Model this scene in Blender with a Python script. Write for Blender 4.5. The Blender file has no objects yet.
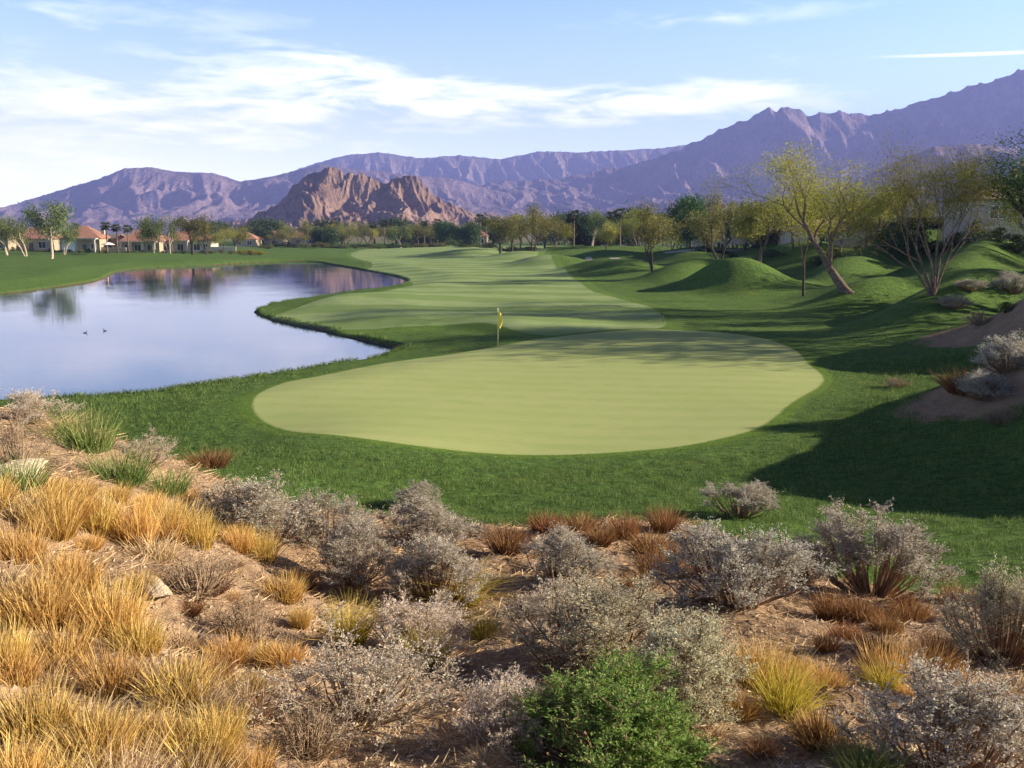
import bpy, math, random
import numpy as np
from mathutils import Vector, Matrix
R = math.radians
rng = np.random.default_rng(7)
random.seed(7)
sc = bpy.context.scene
C = sc.collection

# ------------------------------------------------------------ camera, sky, sun, exposure
FOC, HZ, CH = 887.0, 232.0, 6.7
PITCH = math.atan((384 - HZ) / FOC)
cd = bpy.data.cameras.new('camera'); cam = bpy.data.objects.new('camera', cd); C.objects.link(cam)
cd.sensor_width = 36; cd.lens = FOC / 1024 * 36; cd.clip_start = 0.1; cd.clip_end = 60000
cam.location = (0, 0, CH); cam.rotation_euler = (math.pi / 2 - PITCH, 0, 0)
sc.camera = cam

SUN_EL, SUN_AZ = 19.5, 84.0          # degrees; azimuth clockwise from +Y
sc.view_settings.view_transform = 'Standard'
sc.view_settings.look = 'None'
sc.view_settings.gamma = 1.0
sc.view_settings.exposure = 1.58
sl = bpy.data.lights.new('sun', 'SUN'); sun = bpy.data.objects.new('sun', sl); C.objects.link(sun)
sl.energy = 5.0; sl.angle = R(0.53); sl.color = (1.0, 0.86, 0.66)
sd_ = Vector((math.sin(R(SUN_AZ)) * math.cos(R(SUN_EL)), math.cos(R(SUN_AZ)) * math.cos(R(SUN_EL)), math.sin(R(SUN_EL))))
sun.rotation_euler = sd_.to_track_quat('Z', 'Y').to_euler()
sun.location = (60, 0, 60)

class NT:
    """small node-building helper"""
    def __init__(s, tree): s.t = tree; s.n = tree.nodes; s.l = tree.links
    def new(s, typ, **kw):
        nd = s.n.new(typ)
        for k, v in kw.items(): setattr(nd, k, v)
        return nd
    def put(s, sock, v):
        if isinstance(v, bpy.types.NodeSocket): s.l.new(v, sock)
        elif v is not None: sock.default_value = v
    def m(s, op, a, b=None, c=None, clamp=False):
        nd = s.new('ShaderNodeMath', operation=op, use_clamp=clamp)
        s.put(nd.inputs[0], a); s.put(nd.inputs[1], b)
        if c is not None: s.put(nd.inputs[2], c)
        return nd.outputs[0]
    def ramp(s, v, a, b, lo=0.0, hi=1.0, smooth=True):
        nd = s.new('ShaderNodeMapRange', interpolation_type='SMOOTHSTEP' if smooth else 'LINEAR')
        s.put(nd.inputs[0], v); s.put(nd.inputs[1], a); s.put(nd.inputs[2], b); s.put(nd.inputs[3], lo); s.put(nd.inputs[4], hi)
        return nd.outputs[0]
    def mix(s, f, a, b, blend='MIX'):
        nd = s.new('ShaderNodeMix', data_type='RGBA', blend_type=blend)
        s.put(nd.inputs[0], f)
        for i, v in ((6, a), (7, b)):
            if isinstance(v, tuple) and len(v) == 3: v = (*v, 1)
            s.put(nd.inputs[i], v)
        return nd.outputs[2]
    def noise(s, vec, scale, detail=4, rough=.55, dist=0.0):
        nd = s.new('ShaderNodeTexNoise'); s.put(nd.inputs['Vector'], vec)
        nd.inputs['Scale'].default_value = scale; nd.inputs['Detail'].default_value = detail
        nd.inputs['Roughness'].default_value = rough; nd.inputs['Distortion'].default_value = dist
        return nd.outputs[0]
    def mapping(s, vec, scale=(1, 1, 1), rot=(0, 0, 0), loc=(0, 0, 0)):
        nd = s.new('ShaderNodeMapping'); s.put(nd.inputs[0], vec)
        nd.inputs['Scale'].default_value = scale; nd.inputs['Rotation'].default_value = rot; nd.inputs['Location'].default_value = loc
        return nd.outputs[0]
    def attr(s, name): return s.new('ShaderNodeAttribute', attribute_name=name).outputs['Fac']
    def bump(s, h, strength, dist=1.0, normal=None):
        nd = s.new('ShaderNodeBump'); s.put(nd.inputs['Height'], h)
        nd.inputs['Strength'].default_value = strength; nd.inputs['Distance'].default_value = dist
        if normal is not None: s.put(nd.inputs['Normal'], normal)
        return nd.outputs[0]

world = bpy.data.worlds.new('World'); sc.world = world; world.use_nodes = True
W = NT(world.node_tree); W.n.clear()
SKY_STR = 0.086
sky = W.new('ShaderNodeTexSky', sky_type='NISHITA', sun_disc=False)
sky.sun_elevation = R(SUN_EL); sky.sun_rotation = R(SUN_AZ)
sky.altitude = 0; sky.air_density = 1.0; sky.dust_density = .35; sky.ozone_density = 1.6
tc = W.new('ShaderNodeTexCoord'); sx = W.new('ShaderNodeSeparateXYZ'); W.l.new(tc.outputs['Generated'], sx.inputs[0])
X_, Y_, Z_ = sx.outputs
az = W.m('ARCTAN2', X_, Y_)
el = W.m('ARCSINE', Z_)
cv = W.new('ShaderNodeCombineXYZ'); W.put(cv.inputs[0], az); W.put(cv.inputs[1], el)
cuv = cv.outputs[0]
wisp = W.noise(W.mapping(cuv, (4.5, 24, 1), (0, 0, R(-6))), 1.0, 9, .62, .8)
puff = W.noise(W.mapping(cuv, (13, 62, 1), (0, 0, R(-10))), 1.0, 8, .62, .5)
tex = W.m('ADD', W.m('MULTIPLY', wisp, .55), W.m('MULTIPLY', puff, .45))
def blob(px, row, wx, wy, slope, amp):
    a0 = math.atan((px - 512) / FOC); e0 = (HZ - row) / FOC * math.cos(a0)
    da = W.m('SUBTRACT', az, a0)
    de = W.m('SUBTRACT', W.m('SUBTRACT', el, e0), W.m('MULTIPLY', da, slope))
    q = W.m('ADD', W.m('POWER', W.m('ABSOLUTE', W.m('DIVIDE', da, wx / FOC)), 2), W.m('POWER', W.m('ABSOLUTE', W.m('DIVIDE', de, wy / FOC)), 2))
    return W.m('MULTIPLY', W.m('EXPONENT', W.m('MULTIPLY', q, -1)), amp)
blobs = [(60, 130, 330, 50, .0, .62), (240, 112, 300, 34, -.03, .50), (430, 98, 200, 17, -.10, .66), (335, 68, 60, 8, -.12, .60), (620, 112, 230, 22, -.02, .72),
         (740, 95, 80, 12, -.03, .5), (110, 28, 200, 20, .0, .34), (700, 35, 150, 10, .02, .40), (778, 70, 22, 9, 0, .5), (90, 178, 300, 30, 0, .4),
         (180, -60, 400, 40, 0, .35), (600, -120, 300, 50, .05, .3)]
tot = None
for b in blobs:
    v = blob(*b); tot = v if tot is None else W.m('ADD', tot, v)
cl = W.m('MULTIPLY', W.m('MINIMUM', tot, 1.0), W.ramp(W.m('ADD', tex, W.m('MULTIPLY', tot, .06)), .40, .68, .0, 1.05))
left_white = blob(-60, 195, 420, 68, 0, .62)
contr = W.m('MULTIPLY', blob(965, 66, 80, 1.6, -.045, 1.0), W.ramp(puff, .3, .55, .5, .9))
lowhaze = W.ramp(el, .30, .0, 0.0, .38)
cl = W.m('MAXIMUM', W.m('MAXIMUM', cl, lowhaze), contr, clamp=True)
wh = W.ramp(el, .5, .25, .06, 1.0)
cl = W.m('MULTIPLY', cl, wh)
skyc = W.mix(1.0, sky.outputs[0], (0.86, 1.04, 1.26), 'MULTIPLY')
dk = W.ramp(el, .22, .48, 1.0, .07); dkc = W.new('ShaderNodeCombineColor')
for k_ in range(3): W.put(dkc.inputs[k_], dk)
skyc = W.mix(1.0, skyc, dkc.outputs[0], 'MULTIPLY')
col = W.mix(cl, skyc, (9.6, 9.5, 9.2))
col = W.mix(left_white, col, (12.5, 12.0, 10.5))
bg = W.new('ShaderNodeBackground'); W.put(bg.inputs[0], col); bg.inputs[1].default_value = SKY_STR
wo = W.new('ShaderNodeOutputWorld'); W.l.new(bg.outputs[0], wo.inputs[0])

sc.cycles.max_bounces = 6; sc.cycles.diffuse_bounces = 2; sc.cycles.glossy_bounces = 2
sc.cycles.transmission_bounces = 3; sc.cycles.transparent_max_bounces = 6; sc.cycles.volume_bounces = 0
sc.cycles.use_denoising = True
sc.cycles.use_adaptive_sampling = True; sc.cycles.adaptive_threshold = 0.02
sc.cycles.sample_clamp_indirect = 4

# ------------------------------------------------------------ pixel <-> place helpers
SP, CP = math.sin(PITCH), math.cos(PITCH)
def T(row):
    v = row - 384
    return (FOC * SP + v * CP) / (FOC * CP - v * SP)
def XU(px, row): return (px - 512) / (FOC * CP - (row - 384) * SP)
def on_plane(px, row, z=0.0):
    Y = (CH - z) / T(row); return XU(px, row) * Y, Y
def cpt(px, row, Y): return XU(px, row) * Y, Y, CH - Y * T(row)

# ------------------------------------------------------------ noise
_perm = rng.permutation(512); _perm = np.concatenate([_perm, _perm])
_ga = rng.uniform(0, 2 * np.pi, 1024)
def perlin(x, y):
    x = np.asarray(x, float); y = np.asarray(y, float)
    xi = np.floor(x).astype(int); yi = np.floor(y).astype(int); xf = x - xi; yf = y - yi
    u = xf ** 3 * (xf * (xf * 6 - 15) + 10); v = yf ** 3 * (yf * (yf * 6 - 15) + 10)
    def g(ix, iy, dx, dy):
        a = _ga[_perm[(_perm[ix & 511] + iy) & 511]]
        return np.cos(a) * dx + np.sin(a) * dy
    n00 = g(xi, yi, xf, yf); n10 = g(xi + 1, yi, xf - 1, yf); n01 = g(xi, yi + 1, xf, yf - 1); n11 = g(xi + 1, yi + 1, xf - 1, yf - 1)
    a = n00 + u * (n10 - n00); b = n01 + u * (n11 - n01)
    return (a + v * (b - a)) * 1.5
def fbm(x, y, o=4, g=.5):
    r = 0; a = 1
    for i in range(o):
        r = r + a * perlin(x * 2 ** i + 13.7 * i, y * 2 ** i + 7.1 * i); a *= g
    return r
def ridged(x, y, o=5, g=.5):
    r = 0; a = 1; w = 1
    for i in range(o):
        n = (1 - np.abs(perlin(x * 2 ** i + 31.3 * i, y * 2 ** i + 11.9 * i)) * 1.5) ** 2
        r = r + a * n * w; w = np.clip(n * 1.2, 0, 1); a *= g
    return r
def sstep(a, b, x):
    t = np.clip((x - a) / (b - a), 0, 1); return t * t * (3 - 2 * t)

# ------------------------------------------------------------ polygons and signed distance (negative inside)
def sdf_poly(P, x, y):
    P = np.asarray(P, float); sh = np.shape(x); x = np.ravel(x); y = np.ravel(y)
    d = np.full(x.shape, 1e18); inside = np.zeros(x.shape, bool)
    for i in range(len(P)):
        ax, ay = P[i - 1]; bx, by = P[i]
        ex, ey = bx - ax, by - ay
        t = np.clip(((x - ax) * ex + (y - ay) * ey) / (ex * ex + ey * ey + 1e-12), 0, 1)
        d = np.minimum(d, (x - ax - t * ex) ** 2 + (y - ay - t * ey) ** 2)
        c = ((ay > y) != (by > y)) & (x < (bx - ax) * (y - ay) / (by - ay + 1e-15) + ax)
        inside ^= c
    return (np.sqrt(d) * np.where(inside, -1, 1)).reshape(sh)
def smooth_poly(P, it=2, closed=True):
    P = np.asarray(P, float)
    for _ in range(it):
        Q = np.roll(P, -1, 0); P = np.stack([.75 * P + .25 * Q, .25 * P + .75 * Q], 1).reshape(-1, 2)
    return P
WZ = -0.9
lake_px = [(110, 400), (180, 392), (250, 380), (300, 372), (350, 363), (385, 358), (398, 353), (388, 346), (352, 339), (302, 327), (264, 319), (253, 313),
           (262, 308), (290, 302), (340, 294), (385, 288), (408, 283), (404, 278), (372, 272), (345, 267), (325, 264), (318, 262), (290, 261.5), (250, 263), (200, 266), (150, 268),
           (118, 271), (108, 277), (98, 281), (75, 285), (50, 288), (0, 296)]
lake = [on_plane(a, b, WZ) for a, b in lake_px] + [(-95, 95), (-150, 80), (-150, 30), (-60, 33), (-30, 37)]
lake = smooth_poly(lake, 2)
green_px = [(251, 406), (258, 393), (285, 377), (335, 366), (400, 355), (450, 350), (500, 345), (545, 338), (600, 332), (640, 329), (684, 330), (730, 333), (764, 338), (797, 350), (807, 363),
            (825, 375), (821, 385), (794, 400), (767, 426), (740, 436), (684, 449), (620, 454), (550, 457), (460, 457), (390, 453), (330, 445), (285, 432), (260, 419)]
green = smooth_poly([on_plane(a, b, 0) for a, b in green_px], 2)
fair_px = [(258, 313), (300, 319), (350, 322), (400, 322), (450, 322), (490, 325), (520, 332), (560, 337), (620, 332), (668, 328), (664, 318), (652, 308), (624, 300), (590, 291), (575, 278), (545, 264), (534, 259), (560, 253), (600, 249),
           (560, 246), (500, 244.5), (440, 245.5), (380, 248), (352, 252), (350, 257), (378, 263), (360, 268), (395, 273), (414, 279), (412, 286), (350, 296), (290, 304)]
fair = smooth_poly([on_plane(a, b, 0) for a, b in fair_px], 2)

# ------------------------------------------------------------ terrain height
near_pts = [cpt(*a) for a in [
    (512, 768, 4), (512, 700, 5.3), (512, 640, 7), (512, 580, 10.5), (512, 540, 14), (512, 515, 18), (512, 490, 21), (512, 455, 26),
    (300, 768, 3.8), (300, 640, 7), (300, 580, 9.5), (300, 535, 12.5), (300, 505, 16.5), (300, 480, 20), (300, 440, 26.5),
    (200, 565, 8.3), (215, 500, 12.5), (0, 768, 3.2), (0, 600, 5.5), (0, 500, 8.3), (0, 440, 11.2), (0, 412, 13), (100, 435, 13), (100, 505, 9.3), (100, 600, 6), (155, 462, 13.5),
    (700, 768, 4.2), (700, 640, 7.3), (700, 580, 11), (700, 530, 15), (700, 505, 18.5), (750, 480, 22),
    (900, 768, 4.3), (900, 700, 5.5), (900, 640, 7.8), (900, 600, 10.5), (900, 575, 13), (900, 540, 16), (900, 500, 20), (900, 450, 26),
    (1010, 768, 4.4), (1010, 640, 8), (1010, 590, 11.5), (1010, 560, 14), (1010, 500, 20)]]
near_pts += [(0, 0, 4.95), (-5, 0, 5.1), (5, 0, 5), (0, -10, 5), (-12, 0, 5), (12, 0, 4.6), (-16, -10, 5), (16, -10, 4.6), (12, 9, 3.2), (18, 12, 2.4), (24, 4, 3.6), (18, 18, 1.2), (-30, -5, 4.5), (34, -6, 4), (0, -40, 4.5), (-45, -30, 4), (45, -30, 4),
             (-8.5, 18, 1.9), (-9, 22, .8), (-9, 27, 0), (-12, 16, 3.1), (-14, 20, 1.4), (-17, 26, -.1), (-24, 14, 2.4), (-28, 21, .2), (-24, 30, -.3), (-50, 10, 1), (-50, 30, -.3)]
near_pts += [(x, y, 0) for x in (-40, -25, -12, 0, 10, 18) for y in (34, 44, 58)] + [(30, 34, 1.0), (30, 50, .8), (34, 20, 1.8), (45, 40, 2), (60, 10, 3), (60, 58, 2), (24, 58, .2)]
NP = np.array(near_pts)
def _tps(r2): return r2 * np.log(r2 + 1e-9) * .5
_n = len(NP); _K = _tps((NP[:, None, 0] - NP[None, :, 0]) ** 2 + (NP[:, None, 1] - NP[None, :, 1]) ** 2) + np.eye(_n) * .6
_Pm = np.c_[np.ones(_n), NP[:, :2]]
_A = np.block([[_K, _Pm], [_Pm.T, np.zeros((3, 3))]])
_sol = np.linalg.solve(_A, np.r_[NP[:, 2], 0, 0, 0])
def near_h(x, y):
    x = np.clip(x, -60, 60); y = np.clip(y, -40, 60)
    r = _sol[_n] + _sol[_n + 1] * x + _sol[_n + 2] * y
    for i in range(_n): r = r + _sol[i] * _tps((x - NP[i, 0]) ** 2 + (y - NP[i, 1]) ** 2)
    return r
# mounds: x, y, height, half width across, half width along, turn (deg)
MOUNDS = [(22.4, 23.2, 5.0, 4.6, 4.6, 0), (17.5, 19.0, .5, 1.2, 1.4, 0), (15.5, 22.5, .35, 1.0, 1.2, 0), (33, 20, 3, 6, 6, 0), (33.2, 47, 5.0, 4.2, 5.6, 0), (43, 58, 3.5, 5, 6, 0),
          (38, 71, 3.2, 3.2, 8, -35), (32.5, 80, 2.5, 2.8, 5.5, -48), (29.5, 63, 1.9, 2.5, 7.0, -42), (22, 31.5, 2.6, 4.6, 2.8, 0), (36, 92, 1.8, 3, 6, -40), (26, 103, 3.8, 4.2, 5.0, 5), (50, 98, 2.6, 3.0, 13, -39), (60, 92, 2.4, 3.2, 12, -39), (43, 116, 2.6, 3.4, 10, -30), (62, 118, 2.8, 3.8, 14, -35), (55, 130, 3.0, 4, 10, -30),
          (30, 130, 2.6, 4, 9, -25), (22, 122, 1.6, 3.5, 7, -20),
          (17, 148, 2.6, 5.5, 8, 15), (33, 160, 3.2, 6, 9, 0), (8, 178, 2.2, 6, 8, 10), (50, 155, 3.6, 6, 8, 0), (66, 140, 3.5, 6, 8, 10), (3, 225, 2.0, 7, 9, 0), (22, 205, 2.6, 7, 9, 10), (40, 200, 3.0, 7, 10, 0),
          (-12, 262, 1.8, 8, 10, 0), (15, 262, 2.2, 9, 12, 0), (62, 190, 3.5, 8, 10, 0), (80, 125, 3.5, 7, 7, 0), (-40, 330, 1.6, 10, 10, 0), (35, 260, 2.5, 10, 12, 0), (-75, 330, 1.2, 12, 9, 0), (-20, 350, 1.4, 12, 8, 0),
          (-16, 92, .35, 8, 4, 0), (2, 66, .35, 3.5, 3, 0), (-6, 57, .25, 3, 2.5, 0), (-60, 215, 1.0, 8, 6, 0), (-105, 250, 1.0, 12, 8, 0)]
def height(x, y, detail=True):
    x = np.asarray(x, float); y = np.asarray(y, float)
    w = sstep(60, 45, y) if True else 0
    w = np.where(y > 60, 0, w) * sstep(95, 60, np.abs(x))
    rise = np.clip((x - 36) * .11, 0, 4.5) * sstep(40, 90, y) + np.clip((-x - 120) * .02, 0, 2)
    z = near_h(x, y) * w + rise + (1 - w) * np.where(y < 30, 3.0 * sstep(45, 10, y), 0)
    for mx, my, h, sx_, sy_, rot in MOUNDS:
        c, s = math.cos(R(rot)), math.sin(R(rot)); dx = x - mx; dy = y - my
        a = (dx * c + dy * s) / sx_; b = (-dx * s + dy * c) / sy_
        z = z + h * np.exp(-(a * a + b * b) ** 1.15 / 2)
    dg = sdf_poly(green, x, y)
    z = z + .022 * fbm(x / .7, y / .9, 3) * sstep(.8, 2.5, dg) * sstep(70, 45, y)
    z = z + .12 * fbm(x / 9, y / 14, 3) * sstep(0, 6, dg) * sstep(400, 200, y) + .05 * np.sin(x / 5 + y / 9) * sstep(0, -4, dg)
    z = z - .35 * np.exp(-((sdf_poly(fair, x, y) - 1.6) / 1.3) ** 2) * sstep(56, 62, y) * sstep(110, 80, y) * sstep(6, -4, x)
    dl = sdf_poly(lake, x, y) + .35 * fbm(x / 3.5, y / 3.5, 3) * sstep(.0, 1, .9)
    k = .38 * sstep(-.15, .55, dl) + .62 * sstep(.3, 9, dl)
    zl = (WZ - .08) + (z - (WZ - .08)) * k
    zl = np.where(dl < 0, (WZ - .08) - np.clip(-dl * .35, 0, 1.6), zl)
    z = np.where(dl < 9, zl, z)
    if detail:
        dd = desert_sdf(x, y)
        m = sstep(.3, -.8, dd)
        z = z + m * (.09 * fbm(x / 1.1, y / 1.1, 4) + .03 * fbm(x * 3, y * 3, 3))
    return z
def desert_sdf(x, y):
    d = sdf_poly(desert, x, y)
    d = np.minimum(d, (np.sqrt(((x - 21.6) / 8.2) ** 2 + ((y - 29.6) / 4.2) ** 2) - 1) * 4)
    d = np.minimum(d, (np.sqrt(((x - 34.4) / 10.8) ** 2 + ((y - 50) / 6) ** 2) - 1) * 4.5)
    return d + .25 * perlin(x / 1.3, y / 1.3)
desert = [(0, 0)] * 3
def hit(px, row, near=2.0, far=900, plain=False):
    """first point of the terrain seen through a pixel"""
    Ys = near * (far / near) ** np.linspace(0, 1, 900)
    xs = XU(px, row) * Ys; zs = CH - Ys * T(row)
    h = height(xs, Ys, detail=not plain)
    below = np.nonzero(zs < h)[0]
    i = below[0] if len(below) else len(Ys) - 1
    if i > 0 and len(below):
        a = (zs[i - 1] - h[i - 1]); b = (h[i] - zs[i]); t = a / (a + b + 1e-9)
        Y = Ys[i - 1] + t * (Ys[i] - Ys[i - 1])
    else: Y = Ys[i]
    return float(XU(px, row) * Y), float(Y)
des_px = [(206, 474), (260, 496), (330, 508), (400, 514), (450, 522), (500, 528), (560, 522), (620, 520), (690, 520), (730, 540), (790, 556), (840, 576), (905, 592), (965, 600), (1022, 590), (1080, 585)]
desert = [hit(a, b, plain=True) for a, b in des_px]
desert = desert + [(16, 10.5), (26, 8), (60, 0), (90, -90), (-90, -90), (-80, 15), (-30, 17), (-17, 19), (-11.5, 18.5), (-8, 17.2)]

# ------------------------------------------------------------ mesh builders
def mkmesh(name, V, quads=None, tris=None, fattr=None, vattr=None, smooth=False, mats=None, fmat=None):
    V = np.asarray(V, np.float32).reshape(-1, 3)
    q = np.asarray(quads if quads is not None and len(quads) else np.zeros((0, 4)), np.int32).reshape(-1, 4)
    t = np.asarray(tris if tris is not None and len(tris) else np.zeros((0, 3)), np.int32).reshape(-1, 3)
    me = bpy.data.meshes.new(name); me.vertices.add(len(V)); me.vertices.foreach_set('co', V.ravel())
    me.loops.add(q.size + t.size); me.polygons.add(len(q) + len(t))
    me.loops.foreach_set('vertex_index', np.r_[q.ravel(), t.ravel()])
    ls = np.r_[np.arange(len(q)) * 4, q.size + np.arange(len(t)) * 3].astype(np.int32)
    me.polygons.foreach_set('loop_start', ls)
    me.polygons.foreach_set('use_smooth', np.full(len(q) + len(t), smooth))
    for k, v in (fattr or {}).items():
        me.attributes.new(k, 'FLOAT', 'FACE').data.foreach_set('value', np.asarray(v, np.float32))
    for k, v in (vattr or {}).items():
        me.attributes.new(k, 'FLOAT', 'POINT').data.foreach_set('value', np.asarray(v, np.float32))
    for mt in (mats or []): me.materials.append(mt)
    if fmat is not None: me.polygons.foreach_set('material_index', np.asarray(fmat, np.int32))
    me.update(calc_edges=True); me.validate()
    return me
def obj(name, me, parent=None, loc=(0, 0, 0), rotz=0, scale=(1, 1, 1)):
    o = bpy.data.objects.new(name, me); C.objects.link(o); o.parent = parent
    o.location = loc; o.rotation_euler = (0, 0, rotz); o.scale = scale
    return o
def tag(o, label=None, cat=None, group=None, kind=None):
    if label: o['label'] = label
    if cat: o['category'] = cat
    if group: o['group'] = group
    if kind: o['kind'] = kind
    return o
def empty(name, loc=(0, 0, 0), rotz=0):
    o = bpy.data.objects.new(name, None); C.objects.link(o); o.location = loc; o.rotation_euler = (0, 0, rotz)
    o.empty_display_size = .3
    return o
def copy_tree(o, parent=None):
    c = o.copy(); C.objects.link(c); c.parent = parent
    for ch in o.children: copy_tree(ch, c)
    return c

class MB:
    """collects simple solids into one mesh"""
    def __init__(s): s.V = []; s.Q = []; s.T = []; s.n = 0
    def add(s, V, Q=(), Tr=()):
        V = np.asarray(V, float).reshape(-1, 3)
        if len(Q): s.Q.append(np.asarray(Q, int).reshape(-1, 4) + s.n)
        if len(Tr): s.T.append(np.asarray(Tr, int).reshape(-1, 3) + s.n)
        s.V.append(V); s.n += len(V); return s
    def box(s, x0, x1, y0, y1, z0, z1):
        V = [(x, y, z) for z in (z0, z1) for x, y in ((x0, y0), (x1, y0), (x1, y1), (x0, y1))]
        return s.add(V, [(0, 3, 2, 1), (4, 5, 6, 7), (0, 1, 5, 4), (1, 2, 6, 5), (2, 3, 7, 6), (3, 0, 4, 7)])
    def tube(s, P, rad, k=6, caps=True):
        P = np.asarray(P, float); n = len(P); rad = np.broadcast_to(np.asarray(rad, float), (n,))
        d = np.gradient(P, axis=0); d /= np.linalg.norm(d, axis=1)[:, None] + 1e-9
        up = np.where(np.abs(d[:, 2:3]) > .9, np.array([[1., 0, 0]]), np.array([[0, 0, 1.]]))
        a = np.cross(d, up); a /= np.linalg.norm(a, axis=1)[:, None] + 1e-9
        for i in range(1, n):
            b = a[i - 1] - d[i] * a[i - 1].dot(d[i]); a[i] = b / (np.linalg.norm(b) + 1e-9)
        b = np.cross(d, a)
        th = np.arange(k) * 2 * np.pi / k
        V = P[:, None] + rad[:, None, None] * (np.cos(th)[None, :, None] * a[:, None] + np.sin(th)[None, :, None] * b[:, None])
        i, j = np.meshgrid(np.arange(n - 1), np.arange(k), indexing='ij'); j2 = (j + 1) % k
        Q = np.stack([i * k + j, i * k + j2, (i + 1) * k + j2, (i + 1) * k + j], -1).reshape(-1, 4)
        V = V.reshape(-1, 3); Tr = []
        if caps:
            V = np.vstack([V, P[0], P[-1]]); c0, c1 = n * k, n * k + 1
            Tr = [(c0, (m + 1) % k, m) for m in range(k)] + [(c1, (n - 1) * k + m, (n - 1) * k + (m + 1) % k) for m in range(k)]
        return s.add(V, Q, Tr)
    def lathe(s, prof, k=12, center=(0, 0, 0), sq=(1, 1, 1)):
        prof = np.asarray(prof, float); th = np.arange(k) * 2 * np.pi / k
        V = np.stack([prof[:, None, 0] * np.cos(th) * sq[0], prof[:, None, 0] * np.sin(th) * sq[1], np.repeat(prof[:, 1:2], k, 1) * sq[2]], -1).reshape(-1, 3) + np.array(center)
        n = len(prof); i, j = np.meshgrid(np.arange(n - 1), np.arange(k), indexing='ij'); j2 = (j + 1) % k
        return s.add(V, np.stack([i * k + j, i * k + j2, (i + 1) * k + j2, (i + 1) * k + j], -1).reshape(-1, 4))
    def mesh(s, name, mat, smooth=False, fattr=None, M=None):
        V = np.vstack(s.V)
        if M is not None: V = V @ np.array(M.to_3x3()).T + np.array(M.translation)
        return mkmesh(name, V, np.vstack(s.Q) if s.Q else None, np.vstack(s.T) if s.T else None, smooth=smooth, mats=[mat], fattr=fattr)
    def build(s, name, mat, parent=None, smooth=False, **kw): return obj(name, s.mesh(name, mat, smooth), parent, **kw)

# ------------------------------------------------------------ materials
def mat(name):
    m = bpy.data.materials.new(name); m.use_nodes = True; n = NT(m.node_tree)
    p = n.n['Principled BSDF']; p.inputs['Roughness'].default_value = .9; p.inputs['Specular IOR Level'].default_value = .2
    return m, n, p
def objc(n): return n.new('ShaderNodeTexCoord').outputs['Object']
def plain(name, c, rough=.8, var=.25, scale=3.0, bump=0.0, spec=.2, metal=0):
    m, n, p = mat(name); o = objc(n)
    f = n.noise(o, scale, 5, .6)
    n.put(p.inputs['Base Color'], n.mix(n.ramp(f, .3, .7), tuple(v * (1 - var) for v in c), tuple(min(1, v * (1 + var)) for v in c)))
    p.inputs['Roughness'].default_value = rough; p.inputs['Specular IOR Level'].default_value = spec; p.inputs['Metallic'].default_value = metal
    if bump: n.put(p.inputs['Normal'], n.bump(f, bump, .1))
    return m
def leafmat(name, cols, trans=.25, objvar=.25, tcol=None, rough=.7):
    """colour from a per-face random number, with variation from plant to plant"""
    m, n, p = mat(name)
    r = n.attr('rnd')
    cr = n.new('ShaderNodeValToRGB'); n.put(cr.inputs[0], r)
    el_ = cr.color_ramp.elements
    while len(el_) < len(cols): el_.new(.5)
    for i, c in enumerate(cols): el_[i].position = i / (len(cols) - 1); el_[i].color = (*c, 1)
    oi = n.new('ShaderNodeObjectInfo').outputs['Random']
    k = n.ramp(oi, 0, 1, 1 - objvar, 1 + objvar, False)
    hs = n.new('ShaderNodeHueSaturation'); n.put(hs.inputs['Color'], cr.outputs[0]); n.put(hs.inputs['Value'], k)
    n.put(hs.inputs['Hue'], n.ramp(n.m('FRACT', n.m('MULTIPLY', oi, 7.3)), 0, 1, .484, .508, False))
    c = hs.outputs[0]
    n.put(p.inputs['Base Color'], c); p.inputs['Roughness'].default_value = rough
    if trans > 0:
        tr = n.new('ShaderNodeBsdfTranslucent'); n.put(tr.inputs[0], c)
        mx = n.new('ShaderNodeMixShader'); mx.inputs[0].default_value = trans
        n.l.new(p.outputs[0], mx.inputs[1]); n.l.new(tr.outputs[0], mx.inputs[2])
        n.l.new(mx.outputs[0], n.n['Material Output'].inputs[0])
    return m
M = {}
M['bark'] = plain('bark', (.16, .115, .085), .9, .4, 6, .4)
M['bark_dark'] = plain('bark_dark', (.075, .055, .045), .9, .4, 6, .4)
M['bark_pale'] = plain('bark_pale', (.42, .34, .26), .9, .3, 6, .4)
M['palm_bark'] = plain('palm_bark', (.20, .15, .11), .95, .35, 5, .5)
M['leaf_yg'] = leafmat('leaf_yellow_green', [(.14, .17, .03), (.27, .29, .05), (.42, .40, .08)], .35)
M['leaf_green'] = leafmat('leaf_mid_green', [(.07, .12, .03), (.13, .19, .05), (.22, .27, .08)], .3)
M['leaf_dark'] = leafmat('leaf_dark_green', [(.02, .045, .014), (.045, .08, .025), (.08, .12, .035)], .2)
M['leaf_olive'] = leafmat('leaf_olive', [(.08, .09, .025), (.17, .17, .05), (.27, .25, .07)], .3)
M['leaf_amber'] = leafmat('leaf_amber', [(.13, .14, .025), (.25, .24, .04), (.40, .29, .05)], .35)
M['leaf_fern'] = leafmat('leaf_fern', [(.03, .08, .03), (.07, .15, .045), (.13, .22, .06)], .3)
M['leaf_yellow'] = leafmat('leaf_yellow', [(.22, .20, .03), (.38, .33, .04), (.5, .42, .06)], .3)
M['palm_leaf'] = leafmat('palm_leaf', [(.03, .05, .018), (.06, .09, .03), (.13, .15, .05)], .15)
M['silver'] = leafmat('silver_leaf', [(.35, .30, .22), (.52, .50, .41), (.70, .68, .58)], .35, .12)
M['silver_blue'] = leafmat('silver_blue_leaf', [(.36, .32, .25), (.54, .54, .47), (.74, .73, .65)], .35, .10)
M['silver_green'] = leafmat('silver_green_leaf', [(.36, .30, .18), (.54, .53, .36), (.74, .71, .53)], .35, .10)
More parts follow.
